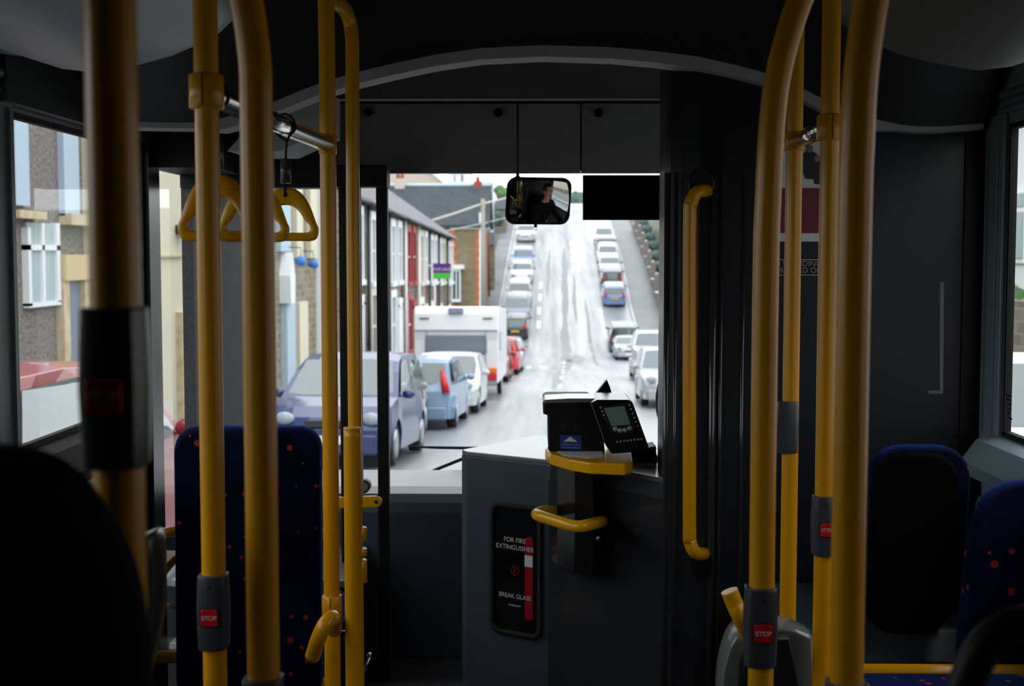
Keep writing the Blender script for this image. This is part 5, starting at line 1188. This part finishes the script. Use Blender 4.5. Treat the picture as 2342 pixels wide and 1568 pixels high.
# sale board
q0, q1 = P(991, 602, 56), P(1031, 637, 56); sb = thing('sale_board', 'purple and green estate agent board standing out from the terrace', 'sign', ((q0.x + q1.x) / 2, 56, q1.z))
zm = P(1000, 624, 56).z
f = BM(); box(f, q0.x, q1.x, 56, 56.04, zm, q0.z); ub = obj('purple_panel', f, M['purple'], sb)
f = BM(); box(f, q0.x, q1.x, 56, 56.04, q1.z, zm); obj('green_panel', f, M['green_s'], sb)
text('lettering', 'FOR SALE', .17, ((q0.x + q1.x) / 2, 55.985, (q0.z + zm) / 2 - .05), M['white_p'], ub)
f = BM(); tube(f, [(q0.x + .05, 56.06, q0.z), (q0.x + .05, 56.06, gz(56))], .04, 8); tube(f, [(q0.x + .05, 56.06, q0.z - .1), (PL(56), 56.06, q0.z - .1)], .03, 6); obj('post', f, M['white_u'], sb)
# trees
def tree(label, px, py, D, r, m=M['leaf'], group='trees on the skyline'):
    c = P(px, py, D); t = thing('tree', label, 'tree', (c.x, D, c.z - r), group)
    f = BM()
    for k in range(9):
        a = k * 2.4; ball(f, (c.x + r * .5 * math.cos(a), c.y + r * .5 * math.sin(a), c.z + r * random.uniform(-.4, .45)), r * random.uniform(.45, .6), sub=3, jit=.12)
    obj('crown', f, m, t)
    f = BM(); tube(f, [(c.x, D, min(c.z - 3 * r, gz(D))), (c.x, D, c.z)], r * .08, 8); obj('trunk', f, M['wood'], t)
tree('green rounded tree against the sky left of the mirror', 1152, 444, 140, 1.1)
tree('low green bush below the mirror at the left pavement', 1128, 500, 112, .9, M['leaf_d'])
tree('dark tree clump on the far hilltop between the mirror and the sun blind', 1330, 482, 190, 3.2, M['leaf_d'])
# right-hand garden walls, gate pillars and houses
k = 0; d = 20.0
wall_lab = 'grey stone garden wall on the right, '
f_all = []
names = ['', 'second', 'third', 'fourth', 'fifth', 'sixth', 'seventh', 'eighth', 'ninth', 'tenth']
i = 0
ord_ = ['nearest', 'second nearest', 'third nearest', 'fourth nearest', 'fifth nearest', 'sixth nearest', 'seventh nearest', 'eighth nearest', 'ninth nearest', 'tenth nearest', 'eleventh nearest', 'twelfth nearest']
for d in [78 + 4.4 * j for j in range(11)]:
    x = cr(d) + 2.0
    t = thing('garden_wall', ord_[i] + ' hedge-topped garden wall climbing the right-hand pavement', 'garden wall', (x + .15, d, gz(d)), 'stepped garden walls up the right side')
    zt_ = gz(d + 2) + 1.0
    f = BM(); box(f, x, x + .25, d + .4, d + 4.0, gz(d) - .3, zt_); obj('wall', f, M['stone2'], t)
    f = BM(); box(f, x - .04, x + .3, d + .4, d + 4.0, zt_, zt_ + .07); obj('coping', f, M['white_r'], t)
    f = BM(); box(f, x - .08, x + .32, d, d + .4, gz(d) - .2, zt_ + .35); pl = obj('gate_pillar', f, M['pebble'], t)
    f = BM(); ball(f, (x + .12, d + .2, zt_ + .43), .14); obj('pillar_ball', f, M['kerb'], pl)
    f = BM()
    for j in range(6): ball(f, (x + .8, d + .6 + j * .6, zt_ + .05), .55, .9, .8, .8, 2, .15)
    obj('hedge', f, M['leaf_d'], t)
    i += 1
labs = ['nearest white terrace front glimpsed right of the uphill pavement', 'white terrace front second up the right side of the hill', 'white terrace front third up the right side of the hill', 'white terrace front highest up the right side of the hill']
for j in range(4):
    d = 80 + 12 * j
    house(labs[j], d, 11.8, M['white_r'], M['white_u'], M['slate'], side=1, fx=cr(d) + 5.0, eave=5.4, group='white houses up the right side')
rw_ = house('white house with low gabled bay, seen through the right-hand side window', 17.0, 9.0, M['white_r'], M['white_u'], M['slate'], side=1, fx=9.0, eave=5.6, wins=False, group='houses beside the bus on the right')
# gabled bay facing the street
f = BM(); xb = 7.9; zb_ = gz(20); ze = P(2310, 412, 20.5).z
box(f, xb, 9.1, 19.0, 24.5, zb_ - .3, ze); prism(f, [(xb, 18.8, ze), (xb, 24.7, ze), (xb, 21.75, ze + 1.3)], (1.3, 0, 0)); obj('bay', f, M['white_r'], rw_)
f = BM(); prism(f, [(xb - .25, 18.5, ze - .1), (xb - .25, 21.75, ze + 1.35), (xb - .25, 25.0, ze - .1), (xb - .25, 25, ze + .1), (xb - .25, 21.75, ze + 1.55), (xb - .25, 18.5, ze + .1)], (1.8, 0, 0)); obj('bay_roof', f, M['slate'], rw_)
f = BM(); box(f, xb - .06, xb, 19.6, 23.9, P(2310, 602, 20.5).z, P(2310, 430, 20.5).z); bwn = obj('bay_window', f, M['white_u'], rw_)
f = BM()
for a in (19.8, 21.2, 22.6):
    box(f, xb - .09, xb - .05, a, a + 1.1, P(2310, 590, 20.5).z, P(2310, 480, 20.5).z); box(f, xb - .09, xb - .05, a, a + 1.1, P(2310, 466, 20.5).z, P(2310, 436, 20.5).z)
obj('pane', f, M['pane_l'], bwn)
t = thing('garden_wall', 'dark stone garden wall with green shrub, seen through the right-hand window', 'garden wall', (6.6, 18, gz(18)))
f = BM(); box(f, 6.5, 6.75, 14, 26, gz(20) - .3, P(2310, 690, 17.5).z); obj('wall', f, M['stone2'], t)
f = BM()
for j in range(14): ball(f, (6.95, 14.5 + j * .8, P(2310, 690, 17.5).z - .1 - .1 * (j % 3)), .34, 1, 1, 1, 2, .2)
obj('shrub', f, M['leaf'], t)
house('pale pink house with white windows reflected in the mirror, beside the bus on the right', -8, 20, M['pinkish'], M['white_u'], M['slate'], side=1, fx=8.2, eave=5.6, group='houses beside the bus on the right')
# sticker on right window
text('window_sticker', 'pull', .045, (1.185, 3.27, P(2308, 930, 3.27).z), M['black'], None, rot=(PI / 2, -PI / 2, -PI / 2)); o = bpy.data.objects['window_sticker']; tag(o, 'small black vertical lettering on the right-hand window glass', 'sticker')
